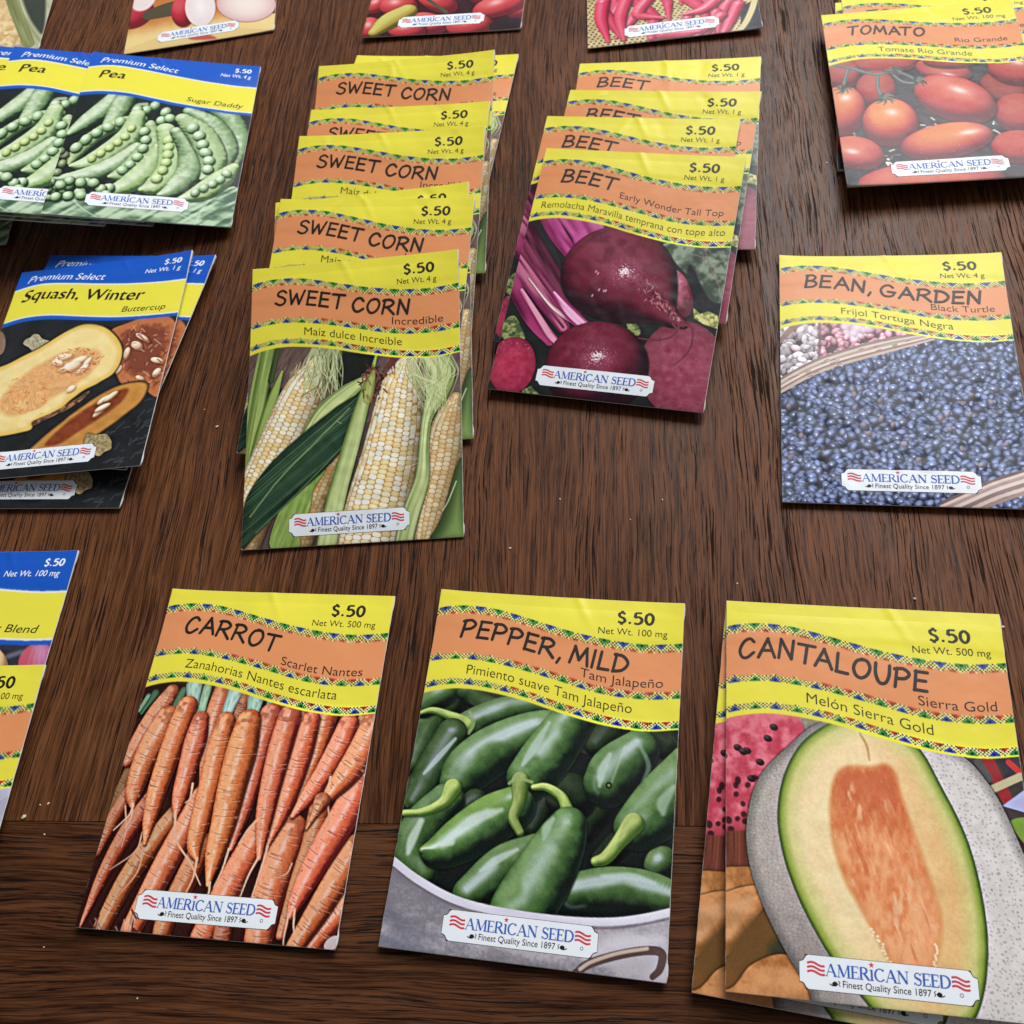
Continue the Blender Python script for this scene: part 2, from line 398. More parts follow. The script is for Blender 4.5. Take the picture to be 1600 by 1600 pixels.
# ---- carrots
def art_carrot():
    A = Art('carrot', 8, (52, 22, 18)); R = random.Random(5)
    A.poly([(340, 440), (1000, 500), (1340, 600), (1340, 700), (900, 640), (500, 560), (320, 600)], rgb(38, 20, 18), False)
    def fn(seed, dk=1.0):
        rr = random.Random(seed); base = np.array([rr.uniform(-6, 6), rr.uniform(-8, 8), rr.uniform(-5, 5)]) / 255
        rings = sorted(rr.uniform(0, 1) for _ in range(26))
        def f(g):
            l = lam(g, (-0.45, -0.35, 0.8)); l = l + (fbm(g['x'] * 1.2, g['y'] * 1.2, seed) - 0.5) * 0.25
            c = mix(rgb(92, 32, 20), rgb(204, 102, 62), sst(0.06, 0.62, l)); c = mix(c, rgb(242, 168, 126), sst(0.58, 1.0, l))
            c = mix(c, rgb(244, 200, 184), 0.75 * np.exp(-((g['q'] - 0.15) / 0.16) ** 2) * sst(0.25, 0.6, fbm(g['s'] * 0.5, g['q'] * 2, seed + 3)))
            for k, t in enumerate(rings):
                w0 = 0.10 + 0.05 * _hash(np.array([k]), np.array([seed]), 1)[0]; c0 = rr.uniform(-0.7, 0.7); wq = rr.uniform(0.15, 0.55)
                m = np.exp(-((g['s'] - t * g['L'] - 0.5 * (1 - g['q'] ** 2)) / w0) ** 2) * (np.abs(g['q'] - c0) < wq)
                c = mix(c, rgb(120, 48, 26), 0.5 * m); c = mix(c, rgb(248, 204, 178), 0.42 * np.exp(-((g['s'] - t * g['L'] - 0.25 - 0.5 * (1 - g['q'] ** 2)) / w0) ** 2) * (np.abs(g['q'] - c0) < wq))
            c = mix(c, rgb(105, 45, 30), 0.6 * (vnoise(g['x'] * 3.2, g['y'] * 3.2, seed + 9) > 0.93))
            c = mix(c, rgb(150, 70, 50), 0.55 * sst(0.10, 0.0, g['s'] / g['L']) * sst(0.3, 0.7, vnoise(g['x'] * .8, g['y'] * .8, seed)))
            return (c + base) * dk
        return f
    low = [([(345, 740), (270, 900), (180, 1100)], [34, 34, 18], .62), ([(320, 880), (240, 1000), (165, 1150)], [34, 32, 20], .85),
           ([(400, 930), (300, 1060), (195, 1240), (100, 1450)], [38, 40, 30, 7], .86), ([(510, 980), (400, 1120), (290, 1270), (180, 1470)], [36, 46, 44, 36], .9),
           ([(610, 920), (525, 1080), (425, 1260), (310, 1470)], [44, 54, 54, 46], 1), ([(610, 1120), (545, 1260), (460, 1420), (430, 1500)], [44, 50, 46, 40], .92),
           ([(870, 1030), (795, 1160), (700, 1330), (600, 1510)], [44, 58, 60, 52], 1), ([(985, 1060), (930, 1200), (870, 1380), (830, 1550)], [62, 76, 70, 62], 1),
           ([(700, 1420), (680, 1540)], [40, 40], .85), ([(1095, 980), (1062, 1130), (1010, 1260), (930, 1500)], [46, 46, 36, 20], .9),
           ([(1240, 1340), (1140, 1440), (1030, 1570)], [48, 50, 46], 1), ([(1250, 1120), (1180, 1240), (1085, 1400), (980, 1560)], [48, 56, 52, 38], .97),
           ([(1275, 840), (1195, 1000), (1095, 1170), (1005, 1340), (970, 1420)], [54, 62, 58, 38, 14], 1.02)]
    for i, (p, r, d) in enumerate(low): A.tube(p, r, fn(40 + i, d), 6, shadow=0.75)
    for p in ([(360, 1070), (330, 1150), (220, 1225)], [(365, 1120), (340, 1230), (250, 1340)], [(285, 960), (290, 1060), (270, 1130)],
              [(980, 1200), (960, 1240), (920, 1260)], [(1130, 960), (1130, 1030), (1080, 1110)]):
        A.line(p, [3.5, 3, 1.5], rgb(214, 160, 130), 0.95)
    st = [([(410, 490), (350, 570)], [16, 8], (70, 110, 80)), ([(380, 500), (340, 560)], [10, 8], (120, 150, 120)), ([(530, 480), (490, 560)], [14, 16], (84, 122, 92)),
          ([(575, 460), (570, 530)], [34, 26], (166, 196, 178)), ([(630, 470), (600, 580)], [18, 18], (150, 182, 150)), ([(745, 490), (705, 590)], [30, 22], (172, 198, 186)),
          ([(830, 520), (815, 590)], [34, 24], (160, 188, 168)), ([(895, 530), (890, 570)], [18, 20], (134, 172, 150)), ([(985, 545), (975, 590)], [20, 18], (150, 176, 150)),
          ([(1070, 565), (1062, 600)], [22, 18], (140, 170, 150)), ([(1225, 585), (1215, 610)], [18, 14], (130, 160, 120))]
    front = [([(480, 485), (425, 570), (355, 670), (295, 770)], [30, 48, 42, 28], .95), ([(700, 475), (665, 580), (632, 720), (610, 870)], [40, 42, 30, 14], .95),
             ([(790, 500), (760, 600)], [30, 26], .8), ([(930, 545), (940, 600)], [24, 20], .8), ([(1030, 570), (1020, 640)], [20, 16], .85), ([(1290, 585), (1250, 680)], [34, 30], .9)]
    for i, (p, r, d) in enumerate(front): A.tube(p, r, fn(80 + i, d), 6, shadow=0.7)
    for p, r, c in st:
        c = rgb(*c); A.tube(p, r, lambda g, c=c: c * (0.62 + 0.5 * g['nz'] - 0.15 * (vnoise(g['q'] * 5, g['s'] * .5, 4) > .55))[..., None], shadow=0.5)
    main = [([(895, 580), (852, 720), (812, 880), (772, 1010), (728, 1140)], [40, 44, 40, 32, 12], .95), ([(460, 605), (408, 690), (358, 790), (322, 900), (315, 960)], [52, 64, 54, 40, 12], 1),
            ([(545, 548), (510, 640), (460, 780), (420, 900), (390, 1020), (370, 1120)], [38, 52, 50, 44, 32, 7], 1), ([(602, 602), (582, 690), (550, 800), (518, 920), (498, 1010)], [30, 50, 44, 36, 9], 1.02),
            ([(1122, 590), (1090, 720), (1050, 830), (1005, 950)], [40, 38, 24, 5], .95), ([(1215, 618), (1178, 710), (1110, 830), (1050, 920), (985, 1005)], [36, 50, 44, 36, 12], 1.02),
            ([(1318, 620), (1262, 740), (1205, 830), (1145, 905), (1110, 955)], [46, 60, 54, 34, 9], 1.03), ([(1105, 940), (1080, 990), (1040, 1060)], [30, 18, 4], .95),
            ([(1062, 603), (1020, 740), (975, 890), (930, 1010), (875, 1140)], [32, 52, 46, 34, 6], 1), ([(705, 612), (672, 740), (640, 880), (602, 1020), (578, 1130), (588, 1190)], [36, 52, 50, 46, 34, 8], 1),
            ([(972, 592), (935, 720), (895, 880), (865, 1030), (845, 1180)], [42, 54, 48, 38, 12], 1), ([(802, 612), (772, 740), (735, 880), (700, 1030), (662, 1160), (632, 1290)], [45, 70, 66, 58, 44, 10], 1.02)]
    for i, (p, r, d) in enumerate(main): A.tube(p, [v * .95 * (1.22 if k == 0 else 1) for k, v in enumerate(r)], fn(120 + i, d), 6, shadow=0.85)
    for p in ([(498, 1000), (500, 1100), (560, 1200), (600, 1290)], [(318, 950), (310, 1010), (285, 1050)], [(320, 960), (300, 1000), (235, 1060)], [(588, 1180), (570, 1260), (535, 1330)],
              [(845, 1170), (800, 1250), (760, 1350)], [(880, 1130), (850, 1230), (805, 1360)], [(640, 1280), (630, 1330), (590, 1340)], [(720, 1140), (690, 1230), (655, 1300)], [(990, 1390), (985, 1470), (1000, 1520)], [(965, 1410), (945, 1500), (940, 1540)],
              [(840, 1020), (800, 1060), (760, 1120)], [(570, 870), (560, 930), (540, 950)], [(1140, 840), (1130, 890)]):
        A.line(p, np.linspace(5, 2.2, len(p)), rgb(224, 176, 146))
    for k in range(26):
        x = R.uniform(80, 330); y = 1500 - (x - 80) * .1 + R.uniform(-90, 40); A.line([(x, y), (x + R.uniform(-40, 40), y + R.uniform(20, 70))], 3.5, rgb(*R.choice([(150, 110, 100), (70, 30, 30), (190, 150, 140)])), 0.8)
    A.blob((1145, 1530), 40, 24, -40, rgb(196, 176, 176)); A.grain(0.035, 4)
    return A

# ---- peppers in a tub
def art_pepper():
    A = Art('pepper', 8, (20, 26, 24)); A.segs = 7
    def pep(seed, k=1.0, L=(-0.35, -0.62, 0.7), hs=0.85, g2=0):
        def fn(g):
            l = lam(g, L) + (fbm(g['x'] * .35, g['y'] * .35, seed) - .5) * .35
            c = mix(rgb(14, 24, 18), rgb(66, 98, 50), sst(0.10, 0.64, l)); c = mix(c, rgb(122, 152, 98) if not g2 else rgb(122, 152, 80), sst(0.55, 1.05, l))
            n2 = fbm(g['s'] * .10 + seed * 3.1, g['q'] * 1.1 + 5, seed + 4, 2)
            s1 = np.clip(spec(g, L, 22) * 1.25, 0, 1) * sst(.30, .60, n2)
            c = mix(c, rgb(204, 218, 220), np.clip(s1 * hs, 0, 1))
            c = mix(c, rgb(150, 172, 160), .35 * np.exp(-((g['q'] - .55) / .10) ** 2) * sst(.45, .7, fbm(g['s'] * .15 + seed, g['q'], seed + 8, 2)))
            rim = np.clip(1 - g['nz'], 0, 1) ** 3 * np.clip(g['nx'], 0, 1)
            c = mix(c, rgb(110, 136, 116), 0.35 * rim)
            return c * k
        return fn
    def stem(p, r, k=1.0):
        A.tube(p, r, lambda g: mix(rgb(64, 92, 34), rgb(176, 192, 112), sst(0.1, 0.95, lam(g))) * k * (0.9 + .2 * vnoise(g['q'] * 3, g['s'] * .4, 5))[..., None], shadow=0.5)
    A.poly([(340, 420), (560, 450), (880, 560), (1180, 590), (1180, 760), (900, 700), (400, 520)], rgb(48, 46, 46), False)
    A.tube([(350, 440), (250, 560), (190, 700)], [70, 75, 60], pep(1, .8), shadow=.6)
    A.tube([(300, 440), (230, 480)], [60, 60], pep(31, 1.0), shadow=.5)
    A.tube([(900, 570), (980, 620)], [70, 60], pep(2, .45), shadow=.6)
    A.tube([(390, 440), (440, 480), (500, 500)], [40, 38, 30], pep(33, .7), shadow=.5)
    A.tube([(690, 490), (520, 525), (400, 580), (360, 600)], [50, 62, 68, 44], pep(3, .9, (-.2, -.8, .6)), shadow=.7)
    stem([(205, 520), (260, 510), (330, 535), (385, 570)], [7, 12, 18, 34])
    A.line([(400, 520), (415, 560), (395, 600)], 6, rgb(150, 170, 120), .7)
    A.tube([(330, 600), (260, 720), (180, 850)], [60, 66, 50], pep(4, .7, (-.1, -.5, .85), 1.0), shadow=.7)
    A.line([(345, 620), (280, 690), (225, 750)], [6, 11, 5], rgb(190, 204, 208), .75, soft=.35)
    A.tube([(760, 560), (640, 590), (500, 660), (400, 730), (360, 780)], [50, 74, 96, 96, 76], pep(5), shadow=.75)
    A.tube([(960, 560), (880, 640)], [60, 50], pep(6, .5), shadow=.6)
    for i, (p, r, k) in enumerate([([(900, 870), (830, 960)], [60, 56], .42), ([(690, 860), (640, 960)], [50, 46], .38), ([(1150, 640), (1080, 600)], [60, 50], .4), ([(960, 1020), (900, 1080)], [50, 44], .36), ([(420, 860), (360, 900)], [50, 44], .5)]): A.tube(p, r, pep(50 + i, k), shadow=.6)
    A.blob((780, 840), 100, 90, 30, pep(7, .45), shadow=.7)
    A.tube([(810, 520), (760, 590), (690, 690), (625, 770)], [74, 88, 98, 88], pep(8, 1.05), shadow=.8)
    A.line([(700, 560), (640, 660), (600, 720)], [6, 16, 6], rgb(190, 206, 196), .7, soft=.5)
    A.tube([(1040, 660), (960, 740), (920, 790)], [76, 104, 92], pep(9, .95), shadow=.8)
    A.line([(930, 680), (900, 740), (890, 800)], [8, 16, 6], rgb(186, 204, 190), .7, soft=.5)
    A.line([(1040, 640), (1075, 720), (1050, 790)], [6, 9, 5], rgb(150, 176, 150), .5, soft=.4)
    A.tube([(985, 650), (960, 720), (930, 800)], 4, rgb(190, 205, 190), 5, .35, .3)
    A.blob((925, 797), 13, 13, 0, rgb(26, 44, 22)); A.blob((925, 797), 5, 5, 0, rgb(120, 140, 90))
    A.tube([(310, 860), (220, 960), (180, 1060), (220, 1130)], [74, 90, 82, 60], pep(10, .95), shadow=.75)
    A.line([(215, 930), (180, 1000), (165, 1050)], [12, 18, 8], rgb(206, 218, 206), .8, soft=.6)
    A.tube([(570, 880), (480, 930), (370, 1000), (280, 1050), (222, 1042)], [80, 96, 88, 60, 16], pep(11, 1.1, g2=1), shadow=.75)
    A.line([(520, 890), (430, 920), (370, 950)], [8, 20, 8], rgb(196, 212, 196), .75, soft=.7)
    A.line([(330, 1010), (290, 1020)], [14, 6], rgb(210, 222, 206), .7, soft=.5)
    stem([(335, 805), (300, 860), (220, 895), (150, 898)], [34, 22, 15, 12], 1.08)
    stem([(592, 780), (585, 860), (565, 920), (590, 975)], [34, 26, 20, 16], .9)
    A.line([(550, 790), (580, 770), (635, 785)], 6, rgb(150, 172, 110), .8)
    A.tube([(650, 1040), (530, 1110), (400, 1210)], [60, 86, 70], pep(12, .95), shadow=.75)
    A.line([(580, 1040), (500, 1080), (440, 1120)], [6, 15, 5], rgb(200, 214, 206), .7, soft=.5)
    A.blob((1120, 1090), 60, 70, 30, pep(13, .9), shadow=.7)
    A.tube([(1250, 740), (1140, 860), (1040, 950), (1010, 960)], [110, 118, 92, 66], pep(14, 1.0), shadow=.8)
    A.line([(1170, 800), (1130, 860), (1130, 900)], [10, 22, 10], rgb(180, 200, 180), .6, soft=.7)
    stem([(1020, 940), (965, 1010), (915, 1070), (875, 1085)], [40, 28, 24, 18], 1.0)
    A.tube([(790, 1210), (930, 1195), (1080, 1210), (1240, 1260)], [80, 90, 88, 60], pep(15, .92, (-.1, -.75, .65)), shadow=.8)
    A.line([(900, 1140), (1010, 1140), (1100, 1165)], [6, 13, 5], rgb(190, 206, 200), .75, soft=.6)
    stem([(642, 805), (690, 805), (745, 840), (775, 905)], [11, 15, 19, 24], 1.1)
    A.tube([(772, 950), (740, 1020), (680, 1130), (600, 1260), (570, 1330)], [72, 98, 118, 124, 118], pep(16, 1.05, (-.3, -.5, .82), .6), shadow=.85)
    A.line([(715, 925), (690, 960), (680, 1000)], [8, 16, 6], rgb(176, 198, 176), .7, soft=.6)
    # metal tub
    def metal(g):
        n = fbm(g['x'] * .07, g['y'] * .22, 21); n2 = fbm(g['x'] * 1.2, g['y'] * 1.6, 23)
        c = mix(rgb(132, 126, 134), rgb(186, 178, 186), sst(.25, .75, n * .7 + n2 * .3 + (g['x'] - 30) * .004))
        return mix(c, rgb(120, 114, 128), .5 * sst(.5, .7, fbm(g['x'] * .1 + 3, g['y'] * .14, 25)) * sst(40, 10, g['x']))
    A.poly([(20, 1070), (110, 1075), (200, 1150), (330, 1225), (480, 1270), (700, 1305), (900, 1315), (1050, 1300), (1200, 1265), (1220, 1700), (-50, 1700)], metal, False)
    A.line([(60, 1040), (115, 1085), (200, 1150), (330, 1222), (480, 1266), (700, 1300), (900, 1312), (1050, 1298), (1220, 1258)], 15, rgb(214, 210, 222), 1, 8)
    A.line([(60, 1064), (115, 1109), (200, 1174), (330, 1246), (480, 1290), (700, 1324), (900, 1336), (1050, 1322), (1220, 1282)], 4, rgb(120, 104, 116), .7, 8, .25)
    A.line([(60, 1250), (160, 1340), (260, 1370)], [24, 40, 16], rgb(92, 92, 106), .45, soft=2.2)
    A.line([(70, 1380), (200, 1420), (330, 1480), (700, 1540)], [14, 18, 16, 10], rgb(98, 102, 124), .45, soft=2.0)
    A.line([(830, 1440), (960, 1390), (1120, 1380)], [14, 26, 16], rgb(226, 220, 226), .6, soft=1.6)
    A.line([(800, 1505), (850, 1470), (960, 1437), (1070, 1420), (1125, 1432), (1118, 1490), (1090, 1520)], [16, 17, 17, 17, 17, 15, 12], rgb(96, 76, 74), 1, 6)
    A.line([(815, 1490), (860, 1462), (960, 1430), (1070, 1412)], 7, rgb(206, 184, 170), .9, 6, .2)
    A.grain(0.035, 4)
    return A

# ---- melon
def art_melon():
    A = Art('canta1', 8, (74, 40, 40))
    def wm(g):
        n = fbm(g['x'] * .4, g['y'] * .4, 3); c = mix(rgb(190, 64, 84), rgb(226, 120, 134), sst(.25, .75, n))
        c = mix(c, rgb(128, 34, 44), sst(66, 78, g['y'] + 6 * (n - .5)))
        return mix(c, rgb(66, 28, 34), sst(76, 84, g['y']))
    A.poly([(90, 440), (440, 440), (470, 560), (400, 700), (330, 820), (300, 1050), (90, 1050)], wm, False)
    A.poly([(430, 440), (700, 440), (700, 560), (480, 560)], lambda g: mix(rgb(120, 110, 96), rgb(180, 176, 150), fbm(g['x'], g['y'], 8)), False, soft=.6)
    for (x, y) in [(350, 512), (328, 553), (218, 585), (252, 597), (165, 612), (268, 700), (238, 600), (150, 690), (300, 640)]:
        A.blob((x, y), 17, 12, 30, skin((24, 16, 18), (44, 26, 30), (90, 60, 66)))
    R = random.Random(2)
    for _ in range(26): A.blob((R.uniform(100, 290), R.uniform(690, 900)), R.uniform(9, 17), R.uniform(8, 12), R.uniform(0, 90), rgb(40, 16, 22), .75, .25)
    A.poly([(90, 890), (420, 890), (420, 1060), (90, 1060)], lambda g: mix(rgb(92, 46, 36), rgb(136, 74, 56), vnoise(g['x'] * 2.2, g['y'] * .08, 4)), False, soft=.5)
    A.poly([(60, 1035), (420, 1030), (560, 1700), (60, 1700)], rgb(120, 78, 40), False)
    def wedge(seed): 
        return lambda g: mix(rgb(150, 92, 44), rgb(216, 150, 96), sst(.2, .75, fbm(g['x'] * .16 + seed, g['y'] * .2, seed) + .12 * vnoise(g['x'] * 1.5, g['y'] * 1.5, seed)))
    A.poly([(70, 1045), (330, 1030), (350, 1120), (210, 1140), (100, 1200)], wedge(4), shadow=.4)
    A.poly([(60, 1180), (190, 1110), (300, 1092), (350, 1130), (300, 1190), (200, 1330), (60, 1420)], lambda g: mix(wedge(9)(g), rgb(226, 176, 132), .5 * sst(1.5, 4, g['d'])), shadow=.5)
    A.poly([(180, 1330), (310, 1180), (420, 1200), (520, 1420), (400, 1420), (240, 1440)], rgb(110, 76, 40), True, soft=1.5)
    A.poly([(330, 1330), (440, 1290), (560, 1500), (470, 1540)], rgb(62, 60, 38), True, soft=1.8)
    A.poly([(60, 1480), (190, 1470), (260, 1390), (340, 1350), (410, 1352), (470, 1420), (520, 1560), (300, 1600), (60, 1600)], lambda g: mix(wedge(14)(g), rgb(222, 160, 110), .45 * sst(1, 5, g['d'])), shadow=.5)
    # background at the right
    A.poly([(880, 580), (1300, 600), (1300, 980), (1180, 820), (1020, 640)], rgb(72, 62, 60), False)
    for p, r, c in (([(1130, 620), (1170, 700), (1210, 780)], 22, (150, 48, 50)), ([(1185, 625), (1230, 700)], 20, (60, 54, 60)), ([(1215, 640), (1260, 680)], 12, (196, 60, 60)), ([(1150, 740), (1260, 690)], 14, (190, 176, 140)), ([(1100, 640), (1140, 700)], 14, (90, 84, 84))):
        A.line(p, r, rgb(*c))
    A.poly([(1190, 800), (1300, 720), (1300, 830)], rgb(176, 176, 214), False); A.poly([(1220, 860), (1300, 850), (1300, 960)], rgb(120, 150, 60), True)
    def rind(g):
        x, y = g['x'], g['y']; wx, wy = (fbm(x * .6, y * .6, 5) - .5) * 1.6, (fbm(x * .6, y * .6, 6) - .5) * 1.6
        d1, d2, h = cells((x + wx) * .78, (y + wy) * .92, 3); net = 1 - sst(0.05, 0.22, d2 - d1); dash = (1 - sst(.10, .30, d1)) * (h > .25)
        base = mix(rgb(190, 178, 170), rgb(218, 210, 206), sst(20, 60, x) * .9 + .1 * fbm(x * .2, y * .2, 8))
        base = mix(base, rgb(122, 112, 110), sst(80, 108, y) * sst(50, 20, x) * .45)
        c = mix(base, base * .70, dash * (.25 + .45 * sst(20, 60, x))); c = mix(c, base * .70, net * sst(52, 18, x) * .5)
        c = c * (.95 + .10 * fbm(x * .5, y * .5, 31))[..., None]
        return c * (0.7 + .3 * sst(0, 3.5, g['d']))[..., None]
    A.poly([(520, 495), (400, 585), (300, 690), (255, 830), (255, 980), (300, 1140), (380, 1310), (480, 1480), (600, 1700), (1400, 1700), (1320, 1120), (1262, 960), (1165, 760), (1050, 625), (900, 560), (700, 480)], rind, True, shadow=.6)
    def flesh(g):
        x, y, d = g['x'], g['y'], g['d']; n = fbm(x * .18, y * .18, 4)
        c = mix(rgb(246, 218, 168), rgb(224, 168, 104), sst(30, 78, x + 12 * (n - .5)))
        c = mix(c, rgb(246, 226, 176), .6 * sst(.45, .7, n) * sst(50, 25, x))
        c = mix(rgb(210, 206, 132), c, sst(1.6, 8.5, d + 2.4 * (n - .5)))
        c = mix(rgb(138, 156, 62), c, sst(.6, 3.6, d)); c = mix(rgb(58, 84, 32), c, sst(.1, 1.3, d))
        return c * (.96 + .08 * fbm(x * 1.4, y * 1.4, 6))[..., None]
    A.poly([(560, 492), (450, 570), (385, 690), (362, 830), (380, 970), (430, 1120), (505, 1270), (580, 1390), (660, 1490), (770, 1600), (950, 1660), (1070, 1610), (1122, 1500), (1138, 1310), (1112, 1110), (1055, 910), (965, 730), (880, 585), (760, 510), (640, 478)], flesh, True)
    A.line([(665, 535), (690, 580), (700, 635)], [3, 5, 3], rgb(176, 128, 76), .6, soft=.25)
    def cav(g):
        x, y = g['x'], g['y']; n = fbm(x * .22, y * .12, 12); n2 = fbm(x * .9, y * .45, 13)
        c = mix(rgb(218, 122, 74), rgb(242, 172, 122), sst(.25, .75, n * .6 + n2 * .4 + (y - 78) * .004))
        c = mix(c, rgb(200, 98, 60), sst(72, 56, y + 5 * (n2 - .5)) * .8)
        c = mix(c, rgb(244, 196, 154), .7 * sst(.58, .75, fbm(x * .35 + 5, y * .14, 15)))
        c = mix(rgb(220, 150, 92), c, sst(-.6, 2.2 + 3 * (n2 - .4), g['d']))
        st = sst(.62, .8, fbm(x * .9 - y * .25, y * .16, 41)) * sst(2, 5, g['d']); c = mix(c, rgb(250, 214, 176), .35 * st)
        dk = sst(.62, .8, fbm(x * .8 - y * .2 + 9, y * .14, 43)) * sst(2, 5, g['d']); c = mix(c, rgb(180, 84, 52), .35 * dk)
        return mix(c, rgb(250, 226, 200), .6 * (vnoise(x * 2.4, y * 2.0, 2) > .965))
    A.poly([(572, 690), (620, 652), (700, 655), (760, 645), (800, 682), (820, 760), (850, 850), (885, 950), (930, 1080), (968, 1210), (962, 1320), (935, 1400), (860, 1440), (790, 1400), (730, 1300), (665, 1180), (600, 1060), (560, 920), (552, 790)], cav, True, soft=.9)
    for k in range(16): A.blob((700 + k * 6 + R.uniform(-8, 8), 1250 + k * 9 + R.uniform(-8, 8)), 6, 5, 0, rgb(248, 226, 186), .9)
    for k in range(12): A.blob((945 + R.uniform(-8, 8), 1310 + k * 8), 5, 5, 0, rgb(248, 220, 180), .9)
    A.grain(0.028, 4)
    return A

# ---- beets
def art_beet():
    A = Art('beet1', 7, (34, 36, 36)); R = random.Random(3)
    A.poly([(1000, 540), (1400, 560), (1330, 860), (1230, 830), (1130, 720), (1050, 640)], lambda g: mix(rgb(62, 76, 62), rgb(140, 152, 130), sst(.3, .7, fbm(g['x'] * .3, g['y'] * .3, 3))), True)
    for p in ([(1200, 560), (1240, 680), (1290, 780)], [(1230, 650), (1330, 620)], [(1220, 620), (1150, 600)]): A.line(p, 3, rgb(140, 110, 110), .7)
    A.poly([(1130, 650), (1230, 830), (1330, 850), (1280, 960), (1120, 800)], rgb(34, 34, 38), True, soft=.6)
    A.poly([(1140, 870), (1180, 905), (1225, 890), (1300, 925), (1290, 985), (1200, 960), (1150, 930)], lambda g: mix(rgb(120, 124, 66), rgb(212, 206, 136), sst(.3, .65, fbm(g['x'] * .7, g['y'] * .7, 5))), False, soft=.35)
    A.poly([(140, 1000), (170, 930), (215, 915), (250, 980), (265, 1040), (180, 1050)], lambda g: mix(rgb(70, 86, 54), rgb(150, 156, 96), sst(.3, .7, fbm(g['x'] * .8, g['y'] * .8, 5))), True, soft=.3); A.poly([(800, 960), (850, 965), (870, 1010), (820, 1030)], lambda g: mix(rgb(70, 86, 54), rgb(150, 156, 96), sst(.3, .7, fbm(g['x'] * .8, g['y'] * .8, 5))), True, soft=.3); A.poly([(250, 1300), (300, 1280), (340, 1320), (260, 1330)], lambda g: mix(rgb(70, 86, 54), rgb(150, 156, 96), sst(.3, .7, fbm(g['x'] * .8, g['y'] * .8, 5))), False, soft=.3)
    A.poly([(260, 480), (330, 420), (420, 560), (460, 700), (380, 760)], rgb(44, 40, 46), True)
    def stk(c1, c2, seed):
        return lambda g: mix(rgb(*c1), rgb(*c2), sst(.25, .8, vnoise(g['q'] * 2.6 + seed, g['s'] * .07, seed) * .75 + .25 * g['nz']))
    for i, (p, r, a, b) in enumerate([
        ([(200, 330), (400, 690), (520, 900)], [36, 44, 40], (62, 24, 40), (124, 52, 78)), ([(150, 360), (360, 720), (560, 960)], [26, 34, 30], (96, 28, 60), (150, 70, 100)),
        ([(130, 480), (340, 800), (470, 980)], [30, 40, 30], (104, 24, 64), (196, 110, 140)), ([(120, 580), (290, 900), (400, 1050)], [30, 40, 26], (86, 20, 54), (168, 60, 110)),
        ([(290, 720), (420, 880), (560, 975)], [4, 9, 14], (176, 90, 124), (236, 206, 200)), ([(420, 800), (500, 900), (590, 985)], [14, 30, 30], (150, 40, 104), (236, 176, 206)),
        ([(250, 780), (380, 990), (450, 1070)], [10, 20, 16], (150, 40, 96), (222, 150, 176)), ([(360, 330), (430, 480), (510, 590)], [44, 40, 34], (120, 28, 76), (186, 78, 140)),
        ([(440, 300), (560, 460), (570, 540)], [60, 62, 40], (130, 34, 88), (196, 84, 150)), ([(560, 300), (640, 470)], [50, 40], (150, 46, 106), (206, 110, 166))]):
        A.tube(p, r, stk(a, b, i + 3), shadow=.55)
    def beet(seed, hx, hy, k=1.0, sp=1.0):
        o = A.P([(hx, hy)])[0]
        def fn(g):
            l = lam(g, (-.2, -.5, .85)); n = fbm(g['x'] * .25, g['y'] * .25, seed)
            c = mix(rgb(38, 13, 24), rgb(104, 26, 46), sst(.15, .75, l + .3 * (n - .5))); c = mix(c, rgb(150, 62, 84), .55 * sst(.55, 1, l) * sst(.3, .7, n))
            d = np.hypot(g['x'] - o[0], (g['y'] - o[1]) * 1.1); c = mix(c, rgb(176, 96, 118), .55 * np.exp(-(d / 8) ** 2) * sp)
            c = mix(c, rgb(240, 214, 222), sp * np.exp(-(d / 6.5) ** 2) * sst(.40, .66, vnoise(g['x'] * 2.6, g['y'] * 2.6, seed + 2) * .6 + .4 * np.exp(-(d / 2.2) ** 2)))
            return c * k
        return fn
    A.blob((1065, 800), 70, 130, -18, skin((96, 36, 50), (160, 78, 98), (196, 124, 140), tex=.5, f=.8), shadow=.6)
    def cut(g):
        n = fbm(g['x'] * .5, g['y'] * .5, 8); c = mix(rgb(128, 44, 62), rgb(166, 84, 104), n)
        rr = np.hypot(g['x'] - 70, g['y'] - 84); return mix(c, rgb(176, 100, 116), .22 * sst(.7, 1, np.sin(rr * .55 + n * 5)) * sst(.4, .6, vnoise(g['x'] * .3, g['y'] * .3, 6))) * (.75 + .3 * g['nz'])[..., None]
    A.blob((1090, 1190), 230, 250, 0, cut, shadow=.7)
    A.blob((640, 1180), 270, 235, -8, beet(5, 645, 1130), shadow=.8)
    def pink(g):
        n = vnoise(g['x'] * 3, g['y'] * 3, 9); c = mix(rgb(150, 34, 62), rgb(196, 66, 98), fbm(g['x'] * .5, g['y'] * .5, 5))
        return mix(c, rgb(236, 160, 170), .8 * (n > .86) * sst(102, 92, g['y'])) * (.7 + .35 * g['nz'])[..., None]
    A.blob((200, 1170), 122, 150, 14, pink, shadow=.7)
    A.tube([(735, 690), (790, 725), (880, 800), (965, 885), (1040, 940), (1095, 965)], [262, 245, 168, 84, 42, 20], beet(2, 790, 690), 8, shadow=.85)
    for _ in range(170):
        t = R.random(); x = 900 + 190 * t + R.gauss(0, 26 * (1.1 - t)); y = 760 + 200 * t + R.gauss(0, 26 * (1.1 - t))
        A.line([(x, y), (x + R.uniform(-12, 12), y + R.uniform(4, 16))], 2.2, rgb(*R.choice([(40, 14, 22), (200, 140, 140), (150, 80, 90)])), .7)
